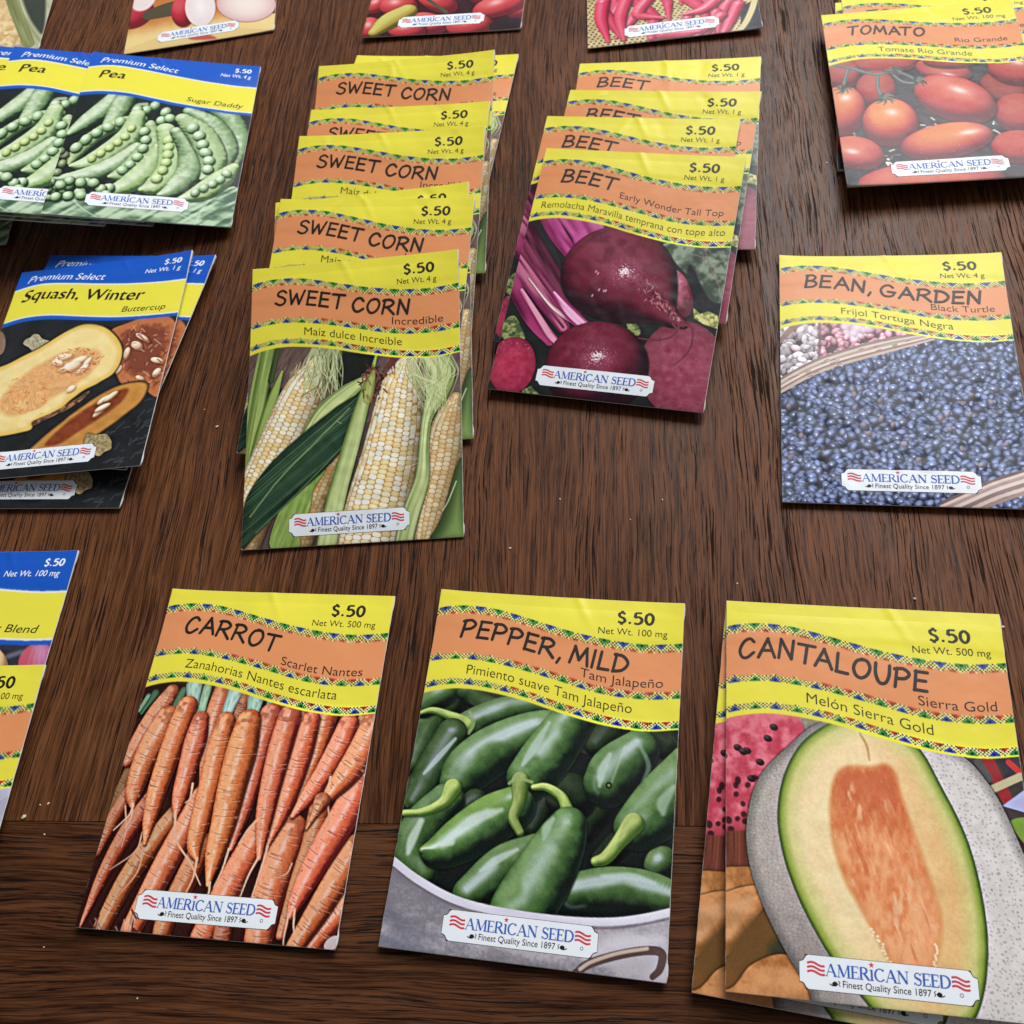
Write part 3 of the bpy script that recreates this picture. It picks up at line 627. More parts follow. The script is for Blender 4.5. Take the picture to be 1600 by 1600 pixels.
    for p in ([(1090, 960), (1140, 985), (1130, 1080), (1085, 1140), (1040, 1175)], [(1080, 950), (1040, 1020), (960, 1045), (860, 1035)], [(1040, 960), (1060, 990)]):
        A.line(p, np.linspace(8, 3, len(p)), rgb(112, 52, 62))
    for (x, y) in ((655, 785), (680, 790), (690, 790), (620, 815), (640, 690), (650, 700)): A.blob((x, y), 9, 4, -60, rgb(214, 150, 170), .8)
    A.line([(500, 620), (560, 560), (680, 480), (760, 470)], [6, 9, 9, 5], rgb(40, 18, 28), .25, soft=.8)
    A.grain(0.03, 4)
    return A

# ---- black beans
def art_bean():
    A = Art('bean', 7, (26, 28, 38)); R = random.Random(11)
    A.poly([(120, 440), (900, 430), (1000, 540), (120, 840)], rgb(96, 70, 72), False)
    def beans(area, n, rx, ry, cols, hi, sh=.35):
        L = []
        while len(L) < n:
            x, y = R.uniform(*area[:2]), R.uniform(*area[2:4])
            if area[4](x, y): L.append((x, y))
        L.sort(key=lambda p: p[1] + R.uniform(-25, 25))
        for (x, y) in L:
            k = R.uniform(.75, 1.15); c = [tuple(v * k for v in q) for q in cols]
            s = R.uniform(.85, 1.2); th = R.choice([R.uniform(-50, 50), R.uniform(0, 180)])
            hl = R.random() < .5
            A.blob((x, y), rx * s, ry * s * R.uniform(.8, 1.1), th, skin(c[0], c[1], c[2], hi, (R.uniform(-.4, .2), -.6, .75), 60 if hl else 14, .85 if hl else .25), shadow=sh)
    beans((140, 380, 440, 800, lambda x, y: y < 790 - (x - 150) * .5), 120, 27, 19, [(150, 128, 132), (206, 190, 194), (236, 226, 230)], None, .2)
    beans((370, 900, 430, 680, lambda x, y: y < 690 - (x - 350) * .3), 150, 26, 18, [(120, 62, 74), (198, 126, 140), (226, 176, 188)], (244, 230, 236), .25)
    A.poly([(480, 440), (700, 450), (640, 520), (540, 560)], rgb(236, 226, 240), True, alpha=.65, soft=1.6)
    A.line([(362, 440), (366, 560), (360, 690)], [6, 8, 6], rgb(120, 86, 90), .8, soft=.3)
    A.line([(140, 560), (220, 480), (330, 430)], [12, 18, 10], rgb(150, 116, 106), .9)
    beans((120, 1640, 540, 1530, lambda x, y: y > 800 - (x - 150) * .31 or x > 1010), 2900, 34, 24, [(6, 8, 16), (52, 61, 92), (114, 128, 170)], (244, 246, 252), .7)
    for k in range(26):
        x = R.uniform(180, 1500); y = R.uniform(850, 1450); A.blob((x, y), 20, 15, R.uniform(0, 180), skin((70, 60, 66), (124, 106, 112), (160, 140, 146)), .8)
    for i, (o, c) in enumerate([(-24, (150, 122, 112)), (-8, (206, 186, 172)), (8, (178, 152, 138)), (22, (214, 196, 184)), (36, (150, 120, 110)), (48, (190, 166, 152))]):
        A.line([(120, 810 + o), (300, 720 + o), (480, 655 + o), (740, 585 + o), (1010, 530 + o * .6)], [9, 9, 9, 8, 6], rgb(*c), 1, 6)
    for _ in range(26):
        t = R.random(); x = 150 + 800 * t; y = 800 - 70 * t ** .5 - 200 * t + R.uniform(-25, 45); A.line([(x, y), (x + 26, y - 9)], 2, rgb(90, 60, 56), .7)
    for i, (o, c) in enumerate([(-30, (120, 92, 92)), (-12, (212, 190, 180)), (6, (180, 150, 142)), (26, (216, 196, 188)), (48, (150, 122, 116)), (72, (206, 184, 174)), (96, (160, 132, 126))]):
        A.line([(1060, 1510 + o), (1250, 1430 + o), (1400, 1370 + o), (1650, 1290 + o)], [10, 11, 11, 12], rgb(*c), 1, 6)
    A.poly([(1380, 1540), (1640, 1470), (1640, 1600), (1380, 1600)], rgb(52, 50, 54), False)
    A.grain(0.02, 5)
    return A

# ---- sweet corn
def art_corn():
    A = Art('corn1', 8, (92, 76, 70)); R = random.Random(4)
    A.poly([(60, 530), (1200, 530), (1200, 900), (60, 900)], lambda g: mix(rgb(72, 56, 50), rgb(136, 112, 104), fbm(g['x'] * 1.1 + g['y'] * .5, g['y'] * .25, 3)), False)
    A.poly([(520, 540), (720, 540), (700, 720), (560, 760)], rgb(34, 38, 34), True, soft=.8)
    A.poly([(60, 820), (300, 760), (300, 1250), (60, 1300)], rgb(46, 50, 40), True, soft=1.0)
    def leaf(c1, c2, seed=1, fr=5.0):
        return lambda g: mix(rgb(*c1), rgb(*c2), sst(.2, .85, .55 * vnoise(g['q'] * fr, g['s'] * .03, seed) + .45 * g['nz'])) * (.8 + .25 * g['nz'])[..., None]
    def cob(seed, rows=9, c1=(232, 204, 144), c2=(246, 236, 206), k=1.0, kh=1.75):
        def fn(g):
            th = np.arcsin(np.clip(g['q'], -1, 1)) / math.pi * rows; ri = np.floor(th); fr = th - ri
            z = g['s'] / kh + .5 * (ri % 2) + .3 * _hash(ri, ri * 0, seed) + .25 * (vnoise(g['x'] * .35, g['y'] * .35, seed + 5) - .5); zi = np.floor(z); fz = z - zi
            hsh = _hash(ri, zi, seed + 3)
            dome = np.clip(1 - ((np.abs(fr - .5) * 2) ** 3.0) * .9 - ((np.abs(fz - .5) * 2) ** 3.0) * .9, 0, 1)
            l = lam(g, (-.25, -.35, .85)); c = mix(rgb(*c1), rgb(*c2), sst(.25, .75, hsh * .75 + .12 + .5 * (fbm(g['x'] * .12, g['y'] * .12, seed) - .5)))
            c = mix(rgb(196, 150, 90), c, sst(.0, .5, dome)); c = mix(c, rgb(255, 250, 236), .5 * np.exp(-((fr - .42) ** 2 + (fz - .38) ** 2) / .03) * l)
            return c * ((.48 + .58 * l) * k)[..., None]
        return fn
    A.tube([(190, 530), (140, 780), (90, 1060), (75, 1270)], [44, 46, 34, 22], leaf((70, 94, 40), (168, 186, 106), 2), shadow=.5)
    A.tube([(240, 540), (205, 690)], [12, 16], leaf((40, 52, 30), (70, 88, 50), 3))
    A.tube([(262, 645), (215, 780), (160, 960), (100, 1180), (75, 1300)], [6, 26, 34, 30, 20], leaf((86, 112, 50), (160, 180, 96), 4), shadow=.5)
    A.tube([(440, 600), (375, 750), (300, 920), (215, 1090), (130, 1260), (60, 1420)], [34, 104, 118, 116, 104, 90], cob(2, 10), 8, shadow=.6)
    for _ in range(90):
        x = R.uniform(410, 560); A.line([(x, 530), (x + R.uniform(-50, 30), 620), (x + R.uniform(-80, 30), R.uniform(640, 790))], 2.0, rgb(*R.choice([(196, 204, 150), (166, 180, 116), (214, 216, 176), (120, 130, 80)])), .75)
    for _ in range(16): A.line([(R.uniform(330, 420), R.uniform(590, 640)), (R.uniform(290, 350), R.uniform(640, 700))], 2, rgb(190, 170, 130), .7)
    A.line([(360, 770), (440, 720), (450, 690)], 3, rgb(150, 110, 60), .8)
    A.tube([(690, 680), (580, 760), (480, 850), (400, 960)], [20, 44, 50, 40], leaf((96, 124, 56), (196, 208, 140), 5), shadow=.4)
    A.tube([(600, 1000), (520, 1090), (460, 1210), (400, 1360), (340, 1520)], [40, 60, 66, 66, 66], cob(5, 8, (206, 160, 96), (232, 206, 150), .88), 8, shadow=.5)
    A.tube([(180, 1340), (130, 1440), (90, 1540)], [50, 56, 56], cob(6, 8, (196, 150, 96), (226, 196, 150), .8), shadow=.5)
    A.poly([(480, 1130), (420, 1230), (400, 1330), (350, 1450), (340, 1520), (200, 1520), (250, 1340), (330, 1230)], lambda g: mix(rgb(104, 136, 56), rgb(176, 196, 112), fbm(g['x'] * .8 + g['y'] * .3, g['y'] * .12, 9)), True, shadow=.5)
    def dleaf(g):
        u = (g['x'] * .62 + g['y'] * .78); n = vnoise(u * 1.5, (g['x'] - g['y']) * .03, 5); c = mix(rgb(24, 44, 34), rgb(64, 92, 66), .6 * n + .4 * sst(0, 5, g['d']))
        return mix(c, rgb(112, 136, 96), .45 * (vnoise(u * 3.1, 0 * u, 8) > .82))
    A.poly([(655, 770), (560, 810), (480, 870), (330, 990), (200, 1110), (85, 1270), (60, 1420), (65, 1530), (130, 1460), (300, 1290), (480, 1130), (590, 1000), (650, 880)], dleaf, True, shadow=.7)
    A.line([(600, 830), (430, 1000), (250, 1180), (100, 1370)], [3, 4, 4, 3], rgb(140, 160, 110), .7, 6)
    A.line([(620, 960), (480, 1110), (300, 1290), (130, 1450)], [3, 4, 4, 3], rgb(90, 116, 80), .8, 6)
    A.tube([(735, 560), (715, 640)], [6, 10], leaf((120, 150, 60), (170, 190, 100), 6))
    A.tube([(890, 590), (860, 720), (838, 880), (800, 1090), (745, 1310), (690, 1530)], [36, 98, 126, 146, 164, 172], cob(8, 11, (236, 210, 152), (250, 242, 216), 1.05, 1.9), 10, shadow=.7)
    A.tube([(705, 680), (660, 830), (600, 1040), (540, 1250), (480, 1520)], [22, 34, 42, 46, 50], leaf((120, 144, 70), (204, 214, 150), 7, 3.2), 7, shadow=.65)
    for _ in range(70):
        a = R.uniform(0, 6.28); r0 = R.uniform(.5, 1); x, y = 715 + 58 * r0 * math.cos(a), 710 + 88 * r0 * math.sin(a)
        A.line([(x, y), (x + R.uniform(-26, 26), y + R.uniform(-30, 40))], 4, rgb(*R.choice([(88, 44, 44), (120, 70, 60), (70, 36, 40), (140, 96, 70)])), .8)
    A.tube([(720, 650), (700, 720), (690, 790)], [10, 26, 20], leaf((120, 130, 60), (180, 180, 100), 9), alpha=.7)
    for _ in range(20): A.line([(R.uniform(780, 840), R.uniform(560, 610)), (R.uniform(760, 830), R.uniform(620, 660))], 3, rgb(110, 60, 50), .6)
    A.tube([(1130, 770), (1090, 930), (1065, 1090), (1025, 1250), (975, 1470)], [26, 84, 92, 90, 60], cob(12, 8, (222, 186, 126), (240, 220, 176), .95), 8, shadow=.6)
    A.tube([(1010, 560), (1060, 650), (1030, 760), (985, 880), (970, 1020), (960, 1180), (900, 1360), (860, 1520)], [60, 62, 48, 26, 24, 36, 46, 46], leaf((110, 134, 62), (208, 216, 156), 8, 4.0), 7, shadow=.55)
    for _ in range(120):
        x0 = R.uniform(880, 1110); A.line([(x0, R.uniform(545, 580)), (x0 + R.uniform(-40, 60), 650), (R.uniform(960, 1090), R.uniform(700, 860))], 1.8, rgb(*R.choice([(200, 210, 150), (226, 226, 180), (150, 166, 96), (176, 190, 120)])), .6)
    for _ in range(26):
        x0 = R.uniform(440, 1090); y0 = R.uniform(800, 1300); A.line([(x0, y0), (x0 + R.uniform(-60, 60), y0 + R.uniform(-20, 40))], 1.4, rgb(226, 206, 150), .6)
    A.poly([(1150, 1080), (1190, 1300), (1200, 1500), (1000, 1500), (1060, 1370)], lambda g: mix(rgb(64, 84, 48), rgb(132, 156, 88), sst(0, 6, g['d'])), True, shadow=.6)
    A.line([(1130, 1190), (1090, 1290), (1060, 1340)], 3, rgb(200, 206, 160), .8)
    A.grain(0.025, 4)
    return A

# ---- winter squash
def art_squash():
    A = Art('squash1', 7, (34, 36, 38)); R = random.Random(6)
    A.C *= (.8 + .5 * fbm(A.X * .12, A.Y * .12, 3))[..., None]
    for _ in range(60):
        x, y = R.uniform(480, 740), R.uniform(760, 1120); A.line([(x, y), (x + R.uniform(10, 50), y - R.uniform(5, 40))], 2.5, rgb(84, 88, 92), .5, soft=.2)
    A.poly([(190 + (58 + R.uniform(-16, 16)) * math.cos(k * .45), 510 + (42 + R.uniform(-12, 12)) * math.sin(k * .45)) for k in range(14)], lambda g: mix(rgb(120, 108, 86), rgb(214, 206, 170), fbm(g['x'] * 1.3, g['y'] * 1.3, 4)), shadow=.5)
    A.blob((0, 500), 30, 60, 0, rgb(140, 112, 96))
    def back(g):
        n = fbm(g['x'] * .5, g['y'] * .5, 7); c = mix(rgb(196, 122, 74), rgb(176, 100, 62), n)
        c = mix(c, rgb(122, 62, 46), sst(3, 8, g['d'] + 5 * (n - .5)) * .9); return mix(rgb(66, 52, 36), c, sst(0, .8, g['d']))
    A.poly([(545, 470), (640, 405), (760, 368), (860, 372), (900, 470), (860, 620), (790, 770), (700, 720), (600, 700)], back, True, shadow=.5)
    for (x, y, a, b, t) in ((640, 560, 34, 15, -70), (690, 520, 30, 22, 20), (790, 590, 34, 16, 10), (785, 650, 30, 16, -50), (705, 680, 24, 12, 20), (600, 640, 26, 12, -60), (720, 480, 40, 14, 30)):
        A.blob((x, y), a, b, t, skin((150, 96, 70), (214, 178, 146), (240, 220, 196)), shadow=.4)
    for _ in range(60):
        x, y = R.uniform(600, 830), R.uniform(440, 720); A.line([(x, y), (x + R.uniform(-30, 30), y + R.uniform(-25, 25))], 3, rgb(*R.choice([(92, 42, 34), (170, 100, 76), (214, 160, 126)])), .6)
    def low(g):
        n = fbm(g['x'] * .4, g['y'] * .4, 9); c = mix(rgb(186, 126, 56), rgb(206, 148, 74), n); c = mix(rgb(86, 62, 34), c, sst(0, 1.3, g['d'])); return c
    A.poly([(100, 1100), (180, 1010), (300, 910), (450, 800), (580, 725), (690, 695), (745, 712), (705, 800), (570, 910), (430, 1010), (300, 1110)], low, True, shadow=.6)
    A.poly([(230, 1010), (360, 890), (500, 800), (620, 735), (645, 750), (580, 830), (430, 930), (300, 1010)], lambda g: mix(rgb(150, 76, 40), rgb(118, 52, 30), fbm(g['x'] * .8, g['y'] * .8, 3)), True, soft=1.0)
    for (x, y, t) in ((530, 790, -35), (505, 850, -40), (560, 775, -35), (520, 830, -30)): A.blob((x, y), 46, 13, t, skin((150, 96, 60), (224, 196, 160), (246, 232, 210)), shadow=.4)
    A.poly([(490 + (60 + R.uniform(-18, 18)) * math.cos(k * .45), 1005 + (50 + R.uniform(-14, 14)) * math.sin(k * .45)) for k in range(14)], lambda g: mix(rgb(104, 84, 54), rgb(206, 190, 140), fbm(g['x'] * 1.2, g['y'] * 1.2, 6)), shadow=.5)
    def flesh(g):
        n = fbm(g['x'] * .25, g['y'] * .25, 4); c = mix(rgb(240, 210, 134), rgb(246, 226, 166), n)
        c = mix(rgb(226, 186, 92), c, sst(.8, 4, g['d'])); return mix(rgb(56, 60, 34), c, sst(.0, .9, g['d']))
    A.poly([(-80, 680), (60, 600), (200, 530), (330, 450), (430, 410), (530, 424), (600, 485), (622, 560), (585, 650), (500, 710), (430, 745), (370, 790), (300, 850), (190, 900), (150, 945), (0, 975), (-100, 985)], flesh, True, shadow=.7)
    A.poly([(0, 800), (100, 690), (230, 600), (370, 540), (480, 540), (515, 575), (470, 650), (380, 720), (260, 790), (150, 850), (40, 870)], lambda g: mix(rgb(236, 184, 124), rgb(214, 140, 84), fbm(g['x'] * .9, g['y'] * .9, 5)), True, soft=1.6, alpha=.85)
    A.poly([(30, 810), (120, 740), (230, 760), (240, 810), (150, 850), (40, 850)], lambda g: mix(rgb(238, 196, 130), rgb(222, 150, 92), vnoise(g['x'] * 2, g['y'] * .6, 5)), True, soft=.8)
    for (x, y, a, b, t) in ((330, 580, 46, 18, -12), (400, 600, 54, 18, -25), (440, 610, 40, 12, -50), (360, 630, 60, 24, -20), (365, 740, 28, 15, -35), (300, 610, 30, 20, 20), (420, 640, 40, 14, -40)):
        A.blob((x, y), a, b, t, skin((196, 138, 96), (238, 214, 176), (252, 240, 220)), .95, shadow=.25)
    for _ in range(110):
        t = R.uniform(0, 6.28); rr = R.uniform(.7, 1.1); x, y = 390 + 115 * rr * math.cos(t) + 20 * math.sin(t), 600 + 55 * rr * math.sin(t) - 25 * math.cos(t)
        A.line([(x, y), (x + R.uniform(-20, 20), y + R.uniform(-10, 10))], 2.5, rgb(*R.choice([(178, 92, 54), (206, 120, 76), (236, 190, 140)])), .6)
    for _ in range(80):
        x, y = R.uniform(20, 250), R.uniform(690, 860); A.line([(x, y), (x + R.uniform(-30, 30), y + R.uniform(-12, 12))], 2.5, rgb(*R.choice([(206, 120, 70), (240, 206, 150), (222, 150, 96)])), .5)
    A.tube([(450, 755), (390, 800), (300, 850), (180, 905)], [8, 14, 12, 14], lambda g: mix(rgb(66, 40, 30), rgb(176, 130, 96), vnoise(g['s'] * .8, g['q'] * 2, 3)), shadow=.5)
    A.grain(0.025, 4)
    return A

# ---- peas
def art_pea():
    A = Art('pea1', 6, (34, 38, 38)); R = random.Random(7)
    def pod(a=(30, 46, 32), b=(116, 146, 98), c=(206, 220, 184), s=1): return skin(a, b, c, (232, 240, 222), (-.3, -.6, .72), 18, .5, .35, .5, s)
    def peas(pts, r, c=((36, 58, 34), (132, 164, 114), (212, 228, 194))):
        for p in catmull(pts, 1) if len(pts) < 3 else pts: A.blob(p, r * R.uniform(.86, 1.0), r * .74, R.uniform(-40, 10), skin(*c, (238, 244, 226), (-.3, -.6, .72), 26, .5), shadow=.3)
    A.poly([(180, 960), (330, 905), (470, 950), (560, 900), (700, 925), (830, 900), (940, 930), (1100, 870), (1120, 1100), (160, 1100)], lambda g: mix(rgb(70, 100, 74), rgb(190, 212, 178), sst(.25, .7, .6 * fbm(g['x'] * .10, g['y'] * .3, 3) + .4 * vnoise((g['x'] + g['y']) * .5, (g['x'] - g['y']) * .06, 4))), True, soft=.4)
    for p in ([(330, 920), (400, 980), (520, 1040)], [(700, 930), (800, 980), (930, 1040)], [(1000, 900), (940, 970), (900, 1050)]): A.line(p, [4, 3, 2], rgb(206, 220, 190), .6)
    A.tube([(380, 410), (470, 420), (540, 415)], [24, 22, 8], pod((30, 44, 36), (80, 104, 84), (130, 150, 124)))
    A.tube([(600, 420), (500, 500), (400, 570), (320, 620)], [44, 46, 38, 16], pod(s=2), shadow=.6)
    A.tube([(600, 430), (560, 510), (510, 590)], [40, 44, 30], pod(s=3), shadow=.6)
    A.line([(580, 410), (610, 408)], 14, rgb(196, 206, 196)); A.line([(620, 520), (640, 495), (680, 490)], 8, rgb(170, 186, 150))
    peas([(720, 500), (770, 530), (680, 520), (640, 520), (750, 570), (700, 590), (790, 560)], 30)
    A.tube([(980, 505), (1070, 560), (1110, 660), (1090, 760)], [26, 44, 42, 18], pod(s=4), shadow=.6)
    A.tube([(880, 525), (990, 590), (1050, 690), (1040, 780)], [26, 46, 46, 22], pod(s=5), shadow=.6)
    A.tube([(660, 560), (560, 580), (440, 640), (350, 720), (320, 760)], [22, 34, 34, 26, 8], pod((54, 78, 46), (146, 170, 112), (190, 206, 150), 6), shadow=.6)
    peas([(560, 575), (505, 600), (450, 625), (400, 655), (355, 690)], 33)
    A.tube([(640, 540), (600, 640), (500, 720), (400, 765), (330, 770)], [30, 48, 50, 36, 10], pod((64, 90, 50), (166, 190, 134), (206, 220, 176), 7), shadow=.7)
    peas([(612, 605), (582, 645), (548, 672), (510, 695), (470, 720), (428, 742)], 26, ((70, 96, 44), (176, 196, 116), (220, 230, 170)))
    A.tube([(640, 690), (540, 770), (400, 820), (260, 830)], [26, 46, 44, 18], pod(s=8), shadow=.6)
    A.tube([(700, 590), (715, 660), (660, 750), (580, 810), (510, 825)], [22, 44, 52, 40, 10], pod((60, 84, 50), (150, 174, 120), (190, 208, 160), 9), shadow=.7)
    peas([(672, 620), (678, 660), (665, 700), (640, 740), (605, 775), (570, 800)], 30)
    A.tube([(740, 690), (690, 790), (600, 860), (500, 900)], [24, 50, 48, 20], pod((60, 88, 50), (156, 182, 118), (204, 218, 172), 10), shadow=.7)
    A.tube([(770, 610), (800, 700), (790, 800), (720, 870), (655, 885)], [36, 54, 56, 44, 12], pod((64, 90, 50), (166, 190, 130), (206, 220, 172), 11), shadow=.7)
    peas([(782, 660), (782, 695), (780, 728), (772, 765), (756, 800), (728, 838)], 30, ((70, 96, 44), (166, 190, 116), (216, 228, 170)))
    A.tube([(820, 620), (890, 710), (880, 810), (800, 890), (740, 910)], [26, 54, 56, 40, 12], pod(s=12), shadow=.7)
    A.tube([(850, 560), (930, 630), (985, 730), (980, 800), (935, 835)], [30, 56, 56, 40, 10], pod((60, 84, 50), (156, 180, 126), (196, 212, 166), 13), shadow=.7)
    peas([(895, 605), (925, 640), (940, 680), (955, 718), (970, 755), (965, 795)], 33)
    A.tube([(1085, 775), (1020, 840), (930, 900), (830, 930)], [20, 46, 44, 10], pod((64, 90, 50), (166, 190, 126), (206, 220, 172), 14), shadow=.7)
    peas([(1050, 810), (1020, 840), (985, 860), (945, 880), (905, 900)], 27)
    for _ in range(24): peas([(R.uniform(215, 520), R.uniform(840, 930))], 30)
    peas([(290, 760), (265, 800), (300, 720), (280, 700)], 26, ((40, 50, 34), (110, 120, 84), (160, 170, 130)))
    A.grain(0.03, 3)
    return A

# ---- plum tomatoes
def art_tomato():
    A = Art('tomato1', 6, (62, 56, 58)); R = random.Random(9)
    A.C *= (.8 + .45 * fbm(A.X * .4, A.Y * .4, 3))[..., None]
    for _ in range(60):
        x, y = R.choice([(930, 780), (1340, 790), (490, 800), (700, 960)]); x += R.gauss(0, 45); y += R.gauss(0, 25); A.line([(x, y), (x + R.uniform(-30, 30), y + R.uniform(-15, 15))], 5, rgb(*R.choice([(206, 190, 176), (120, 104, 104), (230, 220, 206)])), .85)
    def tom(o=0.0, hx=-.15, hy=-.45, k=1.0, s=1):
        def fn(g):
            l = lam(g, (-.1, -.55, .8)); n = fbm(g['x'] * .2, g['y'] * .2, s)
            c = mix(rgb(104, 36, 44), rgb(184, 66, 62), sst(.1, .6, l)); c = mix(c, mix(rgb(206, 96, 84), rgb(226, 140, 84), o), sst(.5, 1.0, l + .3 * (n - .5)))
            if o > .4: c = mix(c, rgb(222, 134, 66), .5 * sst(.4, .9, l))
            d = np.hypot((g['a'] - hx) * 1.0, (g['b'] - hy) * 1.6); c = mix(c, rgb(250, 238, 232), .95 * np.exp(-(d / .2) ** 2)); c = mix(c, rgb(236, 176, 156), .35 * np.exp(-(d / .5) ** 2))
            return mix(c, rgb(240, 210, 196), .5 * (vnoise(g['x'] * 2.2, g['y'] * 2.2, s + 5) > .96)) * k
        return fn
    for (x, y, rx, ry, t, a) in ((690, 385, 200, 62, 0, tom(0, -.3, .9, .9, 1)), (440, 440, 110, 90, 20, tom(0, 9, 9, .85, 2)), (640, 540, 120, 110, 0, tom(0, 9, 9, .88, 3)), (1040, 430, 170, 70, 10, tom(.1, .2, .3, .95, 4)), (1080, 380, 160, 40, 0, tom(0, 9, 9, .8, 5)),
        (1400, 540, 150, 90, 20, tom(0, 9, 9, .78, 6)), (1470, 420, 170, 95, 5, tom(0, .1, -.5, .92, 7)), (1490, 680, 150, 120, 5, tom(0, 9, 9, .92, 8)), (440, 660, 140, 150, 0, tom(.5, .15, -.5, 1, 9)), (1490, 880, 170, 100, 0, tom(0, 9, 9, .95, 10)),
        (725, 738, 168, 142, 8, tom(1, 0, -.42, 1, 11)), (1108, 600, 255, 132, 17, tom(.15, .02, -.42, 1, 12)), (520, 915, 175, 98, 12, tom(.3, -.12, -.05, 1, 13)), (1060, 850, 280, 104, -9, tom(.8, .5, -.3, 1, 14)), (960, 1090, 450, 130, -4, tom(.3, 9, 9, 1.0, 15))):
        A.blob((x, y), rx, ry, t, a, shadow=.75)
    A.poly([(440, 1040), (520, 1030), (540, 1090), (500, 1130), (440, 1130)], rgb(58, 60, 64), True)
    G = rgb(92, 98, 92)
    for p, r in (([(370, 385), (500, 415), (640, 455), (760, 440), (890, 490)], 11), ([(475, 420), (450, 510)], 9), ([(650, 465), (655, 540), (680, 600)], 9), ([(760, 410), (740, 450), (800, 500), (870, 510)], 8)): A.line(p, r, G, 1); A.line([(q[0] - 2, q[1] - 4) for q in p], 3, rgb(150, 154, 146), .6)
    for (cx, cy, n, r0) in ((445, 530, 9, 55), (690, 595, 10, 70), (745, 430, 8, 60), (890, 495, 8, 60)):
        for k in range(n):
            t = k * 6.28 / n + R.uniform(-.2, .2); A.line([(cx, cy), (cx + r0 * .6 * math.cos(t), cy + r0 * .35 * math.sin(t)), (cx + r0 * math.cos(t + .3), cy + r0 * .5 * math.sin(t + .3) + 8)], [9, 6, 2], rgb(*R.choice([(84, 90, 84), (110, 114, 104), (62, 66, 62)])))
    A.grain(0.03, 3)
    return A

# ---- packets cut by the frame
def art_radish():
    A = Art('radish', 5, (226, 196, 130), 0)
    A.poly([(500, -600), (1400, -600), (1400, 150), (1100, 130), (800, 150), (500, 260)], lambda g: mix(rgb(196, 120, 60), rgb(236, 206, 140), sst(88, 106, g['y'] + 4 * fbm(g['x'] * .2, g['y'] * .2, 3))), False)
    for k in range(9):
        A.blob((520 + (k * 193) % 800, -560 + k * 62), 150, 120, 20, skin((110, 24, 34), (186, 46, 60), (220, 110, 110), (250, 230, 230)), shadow=.5)
    A.blob((620, 60), 96, 70, -20, skin((120, 26, 36), (186, 44, 60), (210, 80, 86)), shadow=.6); A.blob((665, 5), 60, 44, -30, rgb(236, 220, 214), 1, .8)
    A.tube([(700, 70), (780, 50), (880, 30)], [30, 40, 40], rgb(86, 76, 56), shadow=.4)
    A.blob((850, 60), 55, 70, 0, skin((120, 26, 36), (180, 40, 54), (210, 80, 86)), shadow=.6)
    A.blob((930, 40), 70, 86, 0, lambda g: mix(rgb(242, 236, 232), rgb(228, 210, 206), g['e']), shadow=.4); A.blob((1140, 20), 135, 84, 0, lambda g: mix(rgb(238, 222, 212), rgb(214, 170, 166), g['e'] ** 3), shadow=.6)
    A.poly([(900, 150), (960, 160), (1000, 180), (880, 185)], rgb(190, 90, 80), True, soft=1)
    return A
def art_redtom():
    A = Art('redtom', 5, (56, 24, 28)); R = random.Random(8)
    for k in range(60): A.blob((R.uniform(400, 1250), -1100 + k * 19), R.uniform(80, 120), R.uniform(55, 75), R.uniform(-30, 30), skin((96, 24, 34), (182, 50, 60), (214, 110, 108), (244, 200, 196)), shadow=.6)
    for (x, y, a, b, t) in ((500, 20, 70, 40, -20), (600, 30, 90, 50, 0), (780, 10, 100, 50, 20), (740, 110, 90, 46, 10), (1070, 30, 130, 50, -15), (930, 120, 110, 50, -5), (640, 140, 90, 40, 0), (470, 130, 60, 50, 0)):
        A.blob((x, y), a, b, t, skin((106, 26, 36), (188, 54, 60), (216, 100, 98), (244, 206, 200)), shadow=.6)
    A.line([(700, -20), (760, 20), (820, 60)], 7, rgb(80, 80, 56))
    A.tube([(640, 60), (560, 100), (490, 150)], [40, 46, 24], skin((90, 80, 30), (176, 150, 60), (206, 196, 110)), shadow=.6)
    A.poly([(1030, 110), (1180, 90), (1180, 180), (1050, 160)], rgb(44, 28, 34), True)
    return A
def art_chili():
    A = Art('chili', 5, (206, 180, 130)); R = random.Random(12)
    q = A.X * .9 + A.Y * .5, A.Y * .9 - A.X * .4
    m = (np.abs((q[0] * .42) % 1 - .5) < .22) & (np.abs((q[1] * .5 + .5 * (np.floor(q[0] * .42) % 2)) % 1 - .5) < .26)
    A.C = mix(A.C * (.82 + .3 * fbm(A.X * .5, A.Y * .5, 2))[..., None], np.broadcast_to(rgb(70, 52, 40), A.C.shape), m * .9)
    A.poly([(1080, 40), (1160, 0), (1210, -80), (1260, 200), (1080, 200)], rgb(44, 42, 50), False)
    A.line([(1060, 190), (1110, 130), (1150, 40), (1170, -60)], 14, rgb(206, 190, 140))
    for k in range(90):
        x, y = R.uniform(280, 1080), -1300 + k * 16.2; t = R.uniform(.6, 2.4)
        if y > 40 and (x < 260 or x > 1000): continue
        L = R.uniform(150, 280); p = [(x, y), (x + .5 * L * math.cos(t) + R.uniform(-30, 30), y + .5 * L * math.sin(t)), (x + L * math.cos(t), min(y + L * math.sin(t), 220))]
        A.tube(p, [30, 26, 8], skin((110, 18, 44), (196, 40, 76), (224, 96, 122), (246, 190, 200)), shadow=.6)
    for p in ([(300, 20), (290, 120), (330, 240)], [(440, -10), (400, 110), (420, 230)], [(560, 0), (500, 90), (640, 110)], [(780, 0), (860, 60), (900, 150)], [(950, 0), (870, 60), (760, 90)], [(640, 200), (760, 190), (850, 180)]):
        A.tube(p, [34, 30, 10], skin((120, 20, 46), (202, 44, 78), (226, 100, 124), (246, 196, 206)), shadow=.6)
    return A
